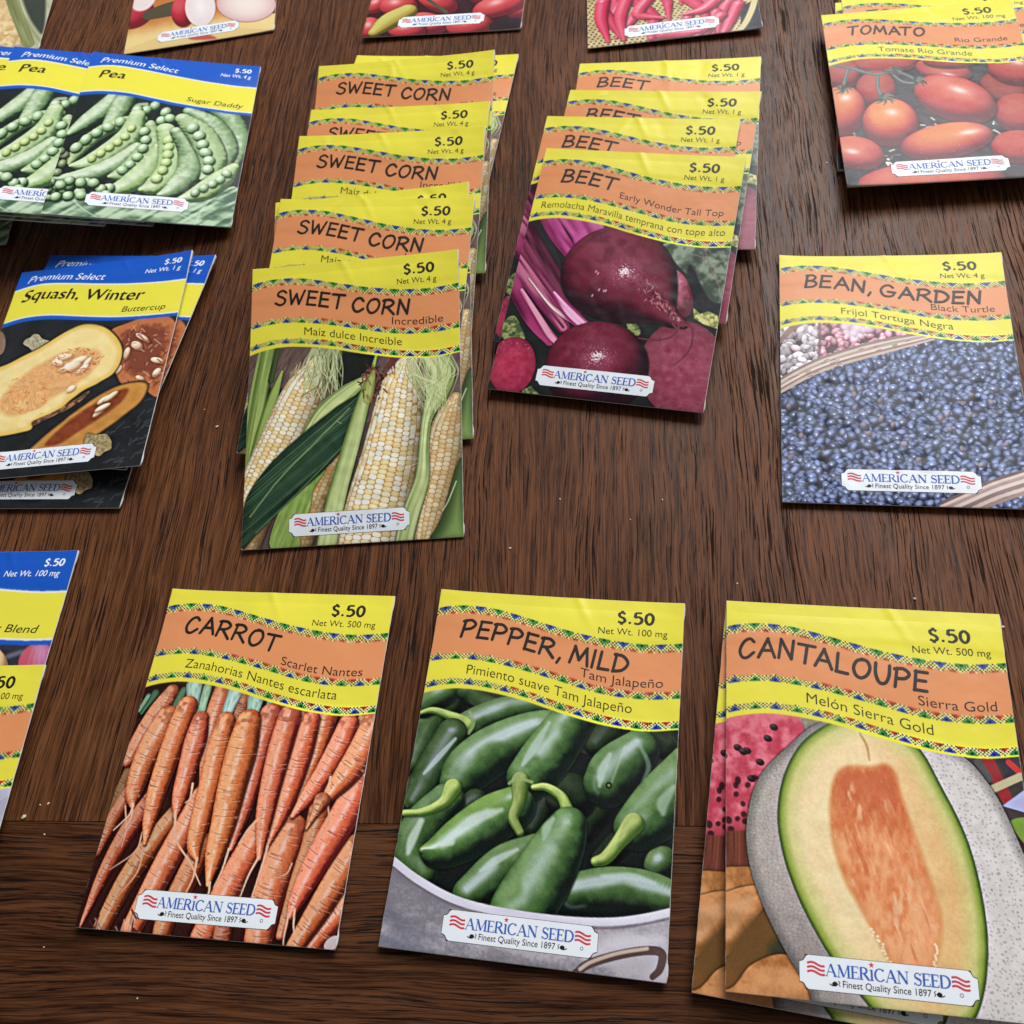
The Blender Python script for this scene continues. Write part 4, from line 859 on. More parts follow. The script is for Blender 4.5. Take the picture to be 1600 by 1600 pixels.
def art_husk():
    A = Art('husk', 5, (176, 176, 140))
    A.C = mix(np.broadcast_to(rgb(150, 152, 112), A.C.shape), rgb(206, 204, 172), vnoise((A.X * .8 - A.Y * .45) * .8, (A.X + A.Y) * .03, 3)).astype(np.float32)
    A.tube([(-200, -300), (-40, 60), (70, 420)], [150, 150, 140], lambda g: mix(rgb(196, 160, 104), rgb(230, 206, 160), cells(g['x'] * .45, g['y'] * .45, 4)[2]) * (.75 + .3 * g['nz'])[..., None])
    A.tube([(60, -200), (140, 60), (280, 430)], [44, 46, 44], lambda g: mix(rgb(112, 116, 70), rgb(156, 160, 108), vnoise(g['q'] * 4, g['s'] * .05, 2)))
    A.poly([(190, -200), (420, -200), (425, 300), (330, 250), (240, 60)], rgb(62, 68, 58), True, soft=1.2)
    return A
def art_onion():
    A = Art('onion', 5, (52, 50, 60))
    A.blob((200, 640), 105, 112, 0, lambda g: mix(skin((96, 30, 70), (172, 84, 130), (206, 140, 176))(g), rgb(190, 70, 80), .7 * sst(.2, -.6, g['nx'])), shadow=.5)
    for k in range(7): A.line([(180 + k * 14, 540), (150 + k * 24, 610), (130 + k * 30, 720)], 1.5, rgb(210, 160, 190), .5)
    A.line([(40, 600), (110, 575)], 12, rgb(120, 126, 140), .7, soft=.8)
    A.blob((-50, 650), 96, 104, 0, skin((150, 110, 70), (222, 190, 140), (240, 222, 180)), shadow=.5)
    for k in range(12): A.blob((-700 + (k * 230) % 900, 800 + 80 * (k // 3)), 150, 140, 0, skin((110, 50, 70), (190, 120, 130), (230, 190, 180)), shadow=.5)
    return A
def art_cabbage():
    A = Art('cabbage', 5, (196, 198, 210))
    A.C = (A.C * (.82 + .3 * fbm(A.X * .12, A.Y * .12, 5))[..., None]).astype(np.float32)
    for k in range(14): A.line([(-500 + k * 40, 1900), (-300 + k * 30, 1500), (60, 1290 + k * 8)], [3, 3, 2], rgb(140, 120, 160), .5, soft=.4)
    return A
# ------------------------------------------------------------------ packet: print layout
def curve(pts):
    q = catmull(pts, 8); return lambda x: np.interp(x, q[:, 0], q[:, 1])
B1 = curve([(-2, 8.7), (0, 8.3), (4, 7.3), (10.5, 6.6), (19, 7.1), (27, 8.8), (35.5, 11), (45, 13.4), (54, 15.1), (62.5, 16.2), (72, 16.5), (82, 15.4), (85, 15)])
B2 = curve([(-2, 25.4), (0, 24.9), (3.6, 24.1), (10.4, 23.4), (17, 23.6), (26, 24.8), (35, 26.7), (44, 28.8), (51, 30.6), (58, 32.0), (66, 32.7), (74, 32.5), (82, 31.4), (85, 31)])
B3 = curve([(-2, 34.7), (0, 34.2), (4, 33.1), (10.4, 32.2), (16.7, 32.3), (25, 33.4), (34, 35.2), (43, 37.7), (52, 39.9), (59, 41.3), (67, 42.2), (74, 42.2), (82, 41.0), (85, 40.5)])
EDGE = lambda x: B3(x) + 2.8 - 1.2 * x / 82.5
P1 = curve([(-2, 12.6), (0, 12.0), (8.6, 9.9), (16.4, 9.7), (28, 11.4), (41, 13.7), (52, 15.4), (61, 16.4), (72, 17.1), (82, 16.8), (85, 16.6)])
P2 = curve([(-2, 30.8), (0, 30.3), (10, 28.6), (21.6, 29.0), (34, 31.2), (46, 33.5), (56, 34.9), (65, 35.5), (74, 35.7), (82, 35.3), (85, 35.1)])
P3 = lambda x: P2(x) + 3.1 - 0.8 * x / 82.5
YEL, ORA, BLU = rgb(235, 223, 72), rgb(226, 147, 96), rgb(28, 88, 190)

def border(A, f, top, dy):
    """woven border: black and yellow checks, blue and green stepped triangles, red ones between"""
    X, Y = A.X, A.Y; hh = 2.7 if top else 2.3
    t = (Y - (f(X) + dy) + hh / 2) / hh
    band = (t > 0) & (t < 1)
    p = 6.1; k = np.floor(X / p + 0.1); d = np.abs((X / p + 0.1 - k) - 0.5) * p
    st = np.floor(t * 5) / 5
    chk = ((np.floor(X / 0.56) + np.floor(t * 5)) % 2 == 0) & ((X / 0.56) % 1 < 0.82)
    c = np.where(chk[..., None], rgb(26, 24, 10), rgb(255, 246, 150))
    tri = (p / 2 - d) / (p / 2)                       # 0 at the middle of a coloured triangle
    even = (k % 2 == 0)[..., None]
    colr = np.where(even, rgb(44, 76, 164), rgb(44, 140, 58))
    if top:
        a = d < 1.9 * (1 - st / 0.62); b = (p / 2 - d) < 1.5 * ((st - 0.58) / 0.45)
        dot = (d < 0.42) & (t < 0.28)
        edge = (t < 0.45) & (d > 2.0) & (t < (d - 2.0) * 0.0)
        out = (t < 0.16) & (p / 2 - d > 0.5) & ~a
        lo = (t > .84) & (p / 2 - d > 1.3) & (d > 0.8)
    else:
        a = d < 1.8 * ((st - 0.1) / 0.75); b = ((p / 2 - d) < 1.3 * (1 - st / 0.4)) & (X > 40 - 25 * vnoise(X * .2, Y * 0, 3))
        dot = (d < 0.42) & (t > 0.6) & (t < .9)
        out = (t > .84) & ~a & (p / 2 - d > .6); lo = (t < .16) & ~b & (d > .6) & (X < 35)
    c = np.where(a[..., None], colr, c); c = np.where(b[..., None], np.where(even, rgb(164, 44, 40), rgb(196, 70, 48)), c)
    c = np.where(dot[..., None], rgb(24, 26, 30), c)
    m = band & ~(out | lo)
    A.C[m] = c[m]

def header(A, kind, dy):
    X, Y = A.X, A.Y
    if kind == 'std':
        e = EDGE(X) + dy
        yl = YEL * (0.97 + 0.05 * fbm(X * .1, Y * .1, 2))[..., None]
        A.C = np.where((Y < e)[..., None], yl, A.C)
        m = (Y > B1(X) + dy + 0.3) & (Y < B2(X) + dy - 0.3)
        A.C = np.where(m[..., None], ORA * (0.98 + 0.04 * fbm(X * .1, Y * .1, 4))[..., None], A.C)
        border(A, B1, True, dy); border(A, B2, False, dy); border(A, B3, False, dy)
    else:
        A.C = np.where((Y < P3(X) + dy)[..., None], BLU, A.C)
        A.C = np.where(((Y > P1(X) + dy - 0.4) & (Y < P2(X) + dy + 0.6))[..., None], rgb(240, 240, 232), A.C)
        A.C = np.where(((Y > P1(X) + dy + 0.35) & (Y < P2(X) + dy - 0.1))[..., None], YEL, A.C)
    A.C = A.C.astype(np.float32)

# ------------------------------------------------------------------ packet: shape of the paper
def surface(b, seed, crease=1.0, lump=0.0):
    def z(u, v):
        u = np.asarray(u, float); v = np.asarray(v, float)
        a = np.clip(np.abs(u / PW * 2 - 1), 0, 1); c = np.clip((v - 4) / (PH - 4), 0, 1)
        vv = np.clip(np.sin(np.pi * np.clip(c, 0, 1) ** 1.25), 0, 1) ** 0.6
        zz = b * (1 - a ** 3) * vv
        edge = np.clip(np.minimum.reduce([u, PW - u, v, PH - v]) / 12, 0, 1)
        zz = zz + crease * 0.55 * (fbm(u / 26 + seed, v / 22 + seed * 3, seed, 3) - 0.5) * edge
        for i, (cu, cv) in enumerate(((0, 0), (PW, 0), (PW, PH), (0, PH))):      # corners that have lifted a little
            zz = zz + crease * 1.5 * _hash(np.array([seed * 5 + i]), np.array([i]), 4)[0] ** 2 * np.exp(-np.hypot(u - cu, v - cv) / 11)
        if lump: zz = zz + lump * (vnoise(u / 3.4, v / 3.4, seed) - .5) * np.clip((v - 40) / 25, 0, 1) * np.clip(np.minimum.reduce([u, PW - u, PH - v]) / 14, 0, 1)   # the seeds inside
        # the closing flap under the paper shows as a soft step, with a kink or two
        fl = 13.5 + 2.0 * np.sin(u / 23 + seed)
        zz = zz + crease * 0.16 / (1 + np.exp((v - fl) / 0.6)) * np.clip(v / 6, 0, 1)
        k0 = 30 + 25 * _hash(np.array([seed]), np.array([3]), 1)[0]
        zz = zz + crease * 0.22 * np.exp(-((u - k0 - 0.5 * v) / 1.6) ** 2) * np.exp(-(v / 9) ** 2)
        return zz
    return z

def strip(A, z, f0, f1, du, dv, lift=0.0):
    nx = int(round(PW / du)) + 1; u = np.linspace(0, PW, nx)
    y0, y1 = f0(u), f1(u); ny = max(2, int(math.ceil(float((y1 - y0).max()) / dv)) + 1)
    t = np.linspace(0, 1, ny)[:, None]; V = y0[None] * (1 - t) + y1[None] * t; U = np.broadcast_to(u[None], V.shape)
    co = np.stack([(U - PW / 2), (PH / 2 - V), z(U, V) + lift], -1).reshape(-1, 3) / 1000
    i = np.arange(ny - 1)[:, None] * nx + np.arange(nx - 1)[None]
    F = np.stack([i, i + nx, i + nx + 1, i + 1], -1).reshape(-1, 4)
    return co, F, A.sample(U, V).reshape(-1, 3) * GAIN
GAIN = 0.93

def join(parts):
    Vs, Fs, Cs, o = [], [], [], 0
    for v, f, c in parts: Vs.append(v); Fs.append(f + o); Cs.append(c); o += len(v)
    return np.vstack(Vs), np.vstack(Fs), np.vstack(Cs)

def envelope_mesh(z, back, seed):
    rr = random.Random(seed); nx, ny = 42, 58
    u = np.linspace(-0.07, PW + 0.10, nx); v = np.linspace(-0.07, PH + 0.10, ny)
    U, V = np.meshgrid(u, v)
    jit = np.array([rr.uniform(-0.05, 0.05) for _ in range(ny)]); U = U.copy(); U[:, -1] += jit; U[:, 0] += jit[::-1]
    for r in (1, 2): U[r, -1] += 0.22
    for r in (ny - 3, ny - 2): U[r, -1] += 0.35
    zt = z(np.clip(U, 0, PW), np.clip(V, 0, PH)) - 0.09
    a, c = np.abs(U / PW * 2 - 1), np.abs(V / PH * 2 - 1)
    zb = -0.38 - back * np.clip(1 - np.clip(a, 0, 1) ** 2.5, 0, 1) * np.clip(1 - np.clip(c, 0, 1) ** 3, 0, 1)
    mk = lambda Z: np.stack([U - PW / 2, PH / 2 - V, Z], -1).reshape(-1, 3) / 1000
    n = nx * ny; i = np.arange(ny - 1)[:, None] * nx + np.arange(nx - 1)[None]
    top = np.stack([i, i + nx, i + nx + 1, i + 1], -1).reshape(-1, 4); bot = top[:, ::-1] + n
    ring = [j for j in range(nx)] + [r * nx + nx - 1 for r in range(1, ny)] + [(ny - 1) * nx + j for j in range(nx - 2, -1, -1)] + [r * nx for r in range(ny - 2, 0, -1)]
    side = np.array([[ring[k], ring[(k + 1) % len(ring)], ring[(k + 1) % len(ring)] + n, ring[k] + n] for k in range(len(ring))])
    return np.vstack([mk(zt), mk(zb)]), np.vstack([top, bot, side])

# ------------------------------------------------------------------ lettering
_tc = {}
def glyphs(body, bold=0.0, shear=0.0):
    key = (body, bold, shear)
    if key not in _tc:
        c = bpy.data.curves.new('type', 'FONT'); c.body = body; c.offset = bold; c.shear = shear; c.resolution_u = 6
        o = bpy.data.objects.new('type', c); C.objects.link(o)
        dg = bpy.context.evaluated_depsgraph_get(); me = o.evaluated_get(dg).to_mesh()
        V = np.empty(len(me.vertices) * 3); me.vertices.foreach_get('co', V); V = V.reshape(-1, 3)[:, :2].copy()
        me.calc_loop_triangles(); T = np.empty(len(me.loop_triangles) * 3, np.int32); me.loop_triangles.foreach_get('vertices', T)
        T = T.reshape(-1, 3)
        a, b, d = V[T[:, 0]], V[T[:, 1]], V[T[:, 2]]
        fl = ((b - a)[:, 0] * (d - a)[:, 1] - (b - a)[:, 1] * (d - a)[:, 0]) < 0
        T[fl] = T[fl][:, ::-1]
        o.evaluated_get(dg).to_mesh_clear(); C.objects.unlink(o); bpy.data.objects.remove(o); bpy.data.curves.remove(c)
        _tc[key] = (V, T)
    return _tc[key]

def lay_text(z, body, x0, x1, base, cap, bold=0.0, shear=0.0, lift=0.05):
    V, T = glyphs(body, bold, shear); H0 = glyphs('H')[0][:, 1].max()
    u = x0 + (V[:, 0] - V[:, 0].min()) / (V[:, 0].max() - V[:, 0].min()) * (x1 - x0)
    v = base(u) - V[:, 1] / H0 * cap
    return np.stack([u - PW / 2, PH / 2 - v, z(u, v) + lift], -1) / 1000, T

def nib(z, body, x0, x1, base, cap, bold, shear, dx=0.22, dy=-0.16, n=4):
    out = []                                # a broad pen: the same letters swept a little along the nib
    for k in range(n):
        t = k / (n - 1) - .5
        out.append(lay_text(z, body, x0 + dx * t, x1 + dx * t, lambda u, t=t: base(u) + dy * t, cap, bold, shear, 0.05 + 0.004 * k))
    return merge(out)

def ribbon(pts, wd, cap=True):
    """flat pen stroke with rounded ends; pts in mm (u right, v down)"""
    P = np.asarray(pts, float); wd = np.asarray(wd, float) * np.ones(len(P))
    d = np.gradient(P, axis=0); d /= np.linalg.norm(d, axis=1)[:, None] + 1e-9
    if cap:
        a0 = np.array([0.99, 0.85, 0.5]); pre = P[0] - d[0] * (wd[0] * a0)[:, None]; post = P[-1] + d[-1] * (wd[-1] * a0[::-1])[:, None]
        P = np.vstack([pre, P, post]); wd = np.r_[wd[0] * np.sqrt(1 - a0 ** 2), wd, wd[-1] * np.sqrt(1 - a0[::-1] ** 2)]
        d = np.vstack([np.repeat(d[:1], 3, 0), d, np.repeat(d[-1:], 3, 0)])
    nrm = np.stack([-d[:, 1], d[:, 0]], 1); A_, B_ = P + nrm * wd[:, None], P - nrm * wd[:, None]
    n = len(P); V = np.vstack([A_, B_]); i = np.arange(n - 1)
    return V, np.stack([i, i + 1, i + n + 1, i + n], 1)

def lay(z, shapes, lift=0.05, step=0.004):
    Vs, Fs, o = [], [], 0
    for k, (V, F) in enumerate(shapes):
        Vs.append(np.stack([V[:, 0] - PW / 2, PH / 2 - V[:, 1], z(V[:, 0], V[:, 1]) + lift + step * k], -1) / 1000)
        F = F.copy(); q = V[F[:, 0]], V[F[:, 1]], V[F[:, 2]]
        cr = (q[1] - q[0])[:, 0] * (q[2] - q[0])[:, 1] - (q[1] - q[0])[:, 1] * (q[2] - q[0])[:, 0]
        F[cr > 0] = F[cr > 0][:, ::-1]
        Fs.append(F + o); o += len(V)
    return np.vstack(Vs), np.vstack(Fs)

S_, L_ = 's', 'l'
PEN = {  # hand lettering of the names: width, strokes
 'A': (.86, [(L_, [(0, 0), (.45, 1)]), (L_, [(.43, 1), (.85, .02)]), (L_, [(.16, .36), (.68, .38)])]),
 'B': (.66, [(L_, [(.08, 1), (0, 0)]), (S_, [(0, .97), (.40, 1), (.58, .8), (.4, .57), (.1, .52)]), (S_, [(.12, .52), (.5, .48), (.66, .25), (.42, .03), (-.02, .02)])]),
 'C': (.76, [(S_, [(.74, .80), (.52, .98), (.22, .85), (.03, .45), (.15, .08), (.42, .0), (.76, .24)])]),
 'D': (.76, [(L_, [(.08, 1), (0, 0)]), (S_, [(-.02, .98), (.45, .92), (.76, .54), (.5, .13), (-.02, .0)])]),
 'E': (.62, [(L_, [(.08, 1), (0, 0)]), (L_, [(.04, .97), (.64, .99)]), (L_, [(.05, .52), (.55, .54)]), (L_, [(-.02, .02), (.6, .03)])]),
 'G': (.86, [(S_, [(.74, .84), (.5, 1), (.2, .85), (.03, .45), (.2, .05), (.55, .02), (.78, .2), (.79, .42)]), (L_, [(.45, .42), (.88, .43)])]),
 'I': (.10, [(L_, [(.06, 1), (0, 0)])]),
 'L': (.56, [(L_, [(.06, 1), (0, .02)]), (L_, [(-.02, .02), (.56, .04)])]),
 'M': (1.0, [(L_, [(0, 0), (.18, 1)]), (L_, [(.17, 1), (.5, .25)]), (L_, [(.5, .25), (.85, 1)]), (L_, [(.84, 1), (1, 0)])]),
 'N': (.72, [(L_, [(0, 0), (.08, 1)]), (L_, [(.07, 1), (.65, .02)]), (L_, [(.65, .02), (.72, 1)])]),
 'O': (.84, [(S_, [(.50, .99), (.2, .85), (.03, .45), (.15, .08), (.42, .0), (.72, .25), (.84, .65), (.7, .95), (.42, 1.0)])]),
 'P': (.70, [(L_, [(0, 0), (.1, .98)]), (S_, [(-.02, .92), (.42, 1), (.7, .78), (.5, .52), (.1, .44)])]),
 'R': (.80, [(L_, [(0, 0), (.12, .98)]), (S_, [(0, .92), (.45, 1), (.72, .8), (.5, .54), (.12, .44)]), (L_, [(.3, .46), (.8, -.02)])]),
 'S': (.70, [(S_, [(.7, .84), (.45, 1), (.15, .88), (.15, .66), (.45, .52), (.68, .32), (.58, .07), (.3, 0), (0, .16)])]),
 'T': (.84, [(L_, [(0, .95), (.86, 1)]), (L_, [(.45, .97), (.36, 0)])]),
 'U': (.72, [(S_, [(.03, 1), (.02, .45), (.2, .03), (.5, .06), (.68, .45), (.72, 1)])]),
 'W': (1.05, [(L_, [(0, 1), (.2, 0)]), (L_, [(.2, 0), (.5, .72)]), (L_, [(.5, .72), (.72, 0)]), (L_, [(.72, 0), (1.06, 1)])]),
 ',': (.12, [(L_, [(.12, .1), (0, -.2)])]), ' ': (.06, [])}
def pen_title(text, x0, x1, base, cap, seed=1, wd=0.50):
    rr = random.Random(seed); adv = 0.0; raw = []
    for i, ch in enumerate(text):
        w_, st = PEN[ch]; raw.append((adv, w_, st)); adv += w_ + .26 - {'TA': .22, 'AT': .18, 'AN': .06, 'AL': .04, 'AR': .05}.get(text[i:i + 2], 0)
    sx = (x1 - x0) / (adv - .26); out = []
    for a, w_, st in raw:
        j = rr.uniform(-.02, .02)
        for kind, p in st:
            p = np.array(p, float); q = catmull(p, 7) if kind == S_ else catmull(p, 5)
            u = x0 + (a + q[:, 0] + 0.08 * q[:, 1] - .04) * sx; v = base(u) - (q[:, 1] + j) * cap
            out.append(ribbon(np.stack([u, v], 1), wd * rr.uniform(.94, 1.06)))
    return out

def price_strokes(x0, x1, base, cap, slant):
    out = []; sx = (x1 - x0) / 3.02
    G5 = [[(.66, .97), (.17, .97)], [(.17, .97), (.12, .55)], 's', [(.12, .55), (.42, .62), (.66, .45), (.66, .2), (.40, .02), (.08, .06)]]
    G0 = ['s', [(.38, .98), (.12, .75), (.10, .3), (.36, .02), (.62, .25), (.64, .7), (.38, .98)]]
    GS = ['s', [(.62, .82), (.38, .94), (.14, .80), (.24, .57), (.52, .44), (.62, .20), (.38, .05), (.08, .14)], [(.38, 1.10), (.38, .94)], [(.38, .05), (.38, -.12)]]
    for a, gl in ((0, GS), (.80, [[(.22, .08), (.24, .08)]]), (1.30, G5), (2.22, G0)):
        sm = False
        for st in gl:
            if st == 's': sm = True; continue
            q = catmull(np.array(st, float), 6) if sm else catmull(np.array(st, float), 4); sm = False
            u = x0 + (a + q[:, 0] + slant * q[:, 1]) * sx; v = base - q[:, 1] * cap
            d = np.gradient(np.stack([u, v], 1), axis=0); d /= np.linalg.norm(d, axis=1)[:, None] + 1e-9
            out.append(ribbon(np.stack([u, v], 1), cap * (.075 + .045 * np.abs(d[:, 1])) * (1.3 if len(st) == 2 and a == .80 else 1), a == .80))
    return out

k_, t_ = .085, .032          # thick and thin half-widths of the roman capitals
def arc(cx, cy, rx, ry, a0, a1, n=16):
    a = np.radians(np.linspace(a0, a1, n)); P = np.stack([cx + rx * np.cos(a), cy + ry * np.sin(a)], 1)
    return P, t_ + (k_ - t_) * np.abs(np.cos(a)) ** 1.3
def ln(x0, y0, x1, y1, w_): return np.array([(x0, y0), ((x0 + x1) / 2, (y0 + y1) / 2), (x1, y1)], float), np.full(3, w_)
def serif(x, y, h=.17): return ln(x - h, y, x + h, y, .026)
ROM = {
 'A': (.92, [ln(.10, 0, .45, 1, t_), ln(.45, 1, .82, 0, k_), ln(.24, .36, .66, .36, t_), serif(.10, .02, .12), serif(.82, .02, .16)]),
 'M': (1.08, [ln(.14, 0, .18, 1, t_), ln(.18, 1, .54, .05, k_), ln(.54, .05, .90, 1, t_), ln(.92, 1, .94, 0, k_), serif(.14, .02, .13), serif(.94, .02, .15), serif(.14, .98, .10), serif(.94, .98, .12)]),
 'E': (.66, [ln(.15, 0, .15, 1, k_), ln(.08, .975, .60, .975, .03), ln(.15, .52, .48, .52, .03), ln(.08, .025, .62, .025, .03), ln(.60, .97, .60, .80, .03), ln(.62, .03, .62, .22, .03), ln(.48, .60, .48, .44, .025), serif(.12, .98, .12), serif(.12, .02, .12)]),
 'R': (.82, [ln(.15, 0, .15, 1, k_), arc(.34, .75, .27, .23, -90, 90), ln(.10, .98, .34, .98, t_), ln(.15, .52, .34, .52, t_), ln(.38, .52, .76, .02, k_), serif(.15, .02), serif(.80, .02, .10)]),
 'I': (.34, [ln(.16, 0, .16, .86, k_), serif(.16, .02), serif(.12, .84, .12)]),
 'C': (.84, [arc(.45, .5, .38, .49, 42, 318), ln(.74, .82, .74, .98, .03), ln(.76, .16, .80, .22, .03)]),
 'N': (.92, [ln(.14, 0, .14, 1, t_), ln(.14, 1, .78, .03, k_), ln(.78, .03, .78, 1, t_), serif(.14, .02, .13), serif(.78, .98, .14), serif(.10, .98, .10)]),
 'S': (.64, [(catmull([(.54, .80), (.34, .98), (.13, .86), (.14, .64), (.34, .52), (.54, .38), (.52, .12), (.30, .02), (.07, .20)], 5), None), ln(.55, .78, .56, .98, .028), ln(.06, .02, .06, .22, .028)]),
 'D': (.88, [ln(.15, 0, .15, 1, k_), arc(.36, .5, .44, .48, -90, 90), ln(.06, .98, .38, .98, t_), ln(.06, .02, .38, .02, t_)]),
 ' ': (.34, [])}
def roman(text, x0, x1, base, cap):
    adv, out = 0.0, []; rows = []
    for ch in text: rows.append((adv, ch)); adv += ROM[ch][0] + .02
    sx = (x1 - x0) / adv
    for a, ch in rows:
        for P, wd in ROM[ch][1]:
            if wd is None:
                n = len(P); s = np.linspace(0, 1, n); wd = t_ + (k_ - t_) * np.exp(-((s - .5) / .22) ** 2)
            out.append(ribbon(np.stack([x0 + (a + P[:, 0]) * sx, base - P[:, 1] * cap], 1), wd * cap, False))
    return out, [(x0 + (a + .14) * sx) for a, ch in rows if ch == 'I']

def fan(poly):
    P = np.asarray(poly, float); c = P.mean(0); V = np.vstack([c, P]); n = len(P)
    return V, np.array([[0, i + 1, (i + 1) % n + 1, 0] for i in range(n)])[:, :3]

def badge_parts(z, x0, y0, bw=45.0, bh=8.3):
    """white name plate with notched corners, its outline, and all that is printed on it"""
    def plate(g, lift):
        n = 80; u = np.linspace(-g, bw + g, n); r = 1.75 - g * .4
        def cutin(d): return np.where(d < r, np.sqrt(np.clip(r * r - np.clip(d, 0, r) ** 2, 0, None)), 0) * 1.0
        d = np.minimum(u + g, bw + g - u); ins = np.clip(cutin(d), 0, bh / 2 - .3)
        t = np.linspace(0, 1, 9)[:, None]; V = (y0 - g + ins)[None] * (1 - t) + (y0 + bh + g - ins)[None] * t
        U = np.broadcast_to((x0 + u)[None], V.shape)
        i = np.arange(8)[:, None] * n + np.arange(n - 1)[None]
        F = np.stack([i, i + n, i + n + 1, i + 1], -1).reshape(-1, 4)
        return np.stack([U - PW / 2, PH / 2 - V, z(U, V) + lift], -1).reshape(-1, 3) / 1000, F
    out = {'outline': plate(0.13, 0.03), 'plate': plate(0.0, 0.06)}
    rs, ix = roman('AMERICAN SEED', x0 + 6.6, x0 + 38.3, y0 + 4.75, 3.05)
    out['blue'] = lay(z, rs, 0.10, 0.001)
    red = []
    for fx, flip in ((x0 + 2.0, 0), (x0 + 38.5, 1)):
        for r in range(3):
            s = np.linspace(0, 1, 14); v = y0 + 2.1 + r * 1.05 + 0.42 * np.sin(s * 5.2 + 3.4 + flip * 0.3) + (0.0 if not flip else .15)
            red.append(ribbon(np.stack([fx + s * 4.5, v], 1), 0.26, False))
    for x in ix:
        a = np.radians(-90 + np.arange(10) * 36); rr = np.where(np.arange(10) % 2 == 0, .78, .32)
        red.append(fan(np.stack([x + .08 + rr * np.cos(a), y0 + 1.0 + rr * np.sin(a)], 1)))
    out['red'] = [lay(z, [s], 0.10, 0) for s in red]
    blk = []
    for cx, m in ((x0 + 9.0, 1), (x0 + 35.2, -1)):
        a = np.linspace(0, 2 * np.pi, 12)[:-1]
        blk.append(fan(np.stack([cx + .62 * np.cos(a) * (1 + .25 * np.cos(a * 2)), y0 + 6.45 + .62 * np.sin(a)], 1)))
        blk.append(ribbon(np.array([(cx - m * 1.25, y0 + 6.6), (cx - m * .7, y0 + 6.9), (cx, y0 + 6.9)]), .13))
        blk.append(ribbon(catmull([(cx + m * .9, y0 + 5.7), (cx + m * 1.3, y0 + 6.1), (cx + m * .95, y0 + 6.5), (cx + m * 1.25, y0 + 6.9)], 3), .10))
    a = np.linspace(0, 2 * np.pi, 15); blk.append(ribbon(np.stack([x0 + 40.7 + .42 * np.cos(a), y0 + 6.05 + .42 * np.sin(a)], 1), .07, False))
    out['ornament'] = [lay(z, [s], 0.10, 0) for s in blk]
    out['line'] = lay_text(z, 'Finest Quality Since 1897', x0 + 11.0, x0 + 33.2, lambda u: y0 + 7.15 + 0 * u, 1.65, 0.004, 0.0, 0.10)
    return out

def tri(F):
    return F if F.shape[1] == 3 else np.vstack([F[:, [0, 1, 2]], F[:, [0, 2, 3]]])
def merge(meshes):
    Vs, Fs, o = [], [], 0
    for v, f in meshes: Vs.append(v); Fs.append(tri(f) + o); o += len(v)
    return np.vstack(Vs), np.vstack(Fs)

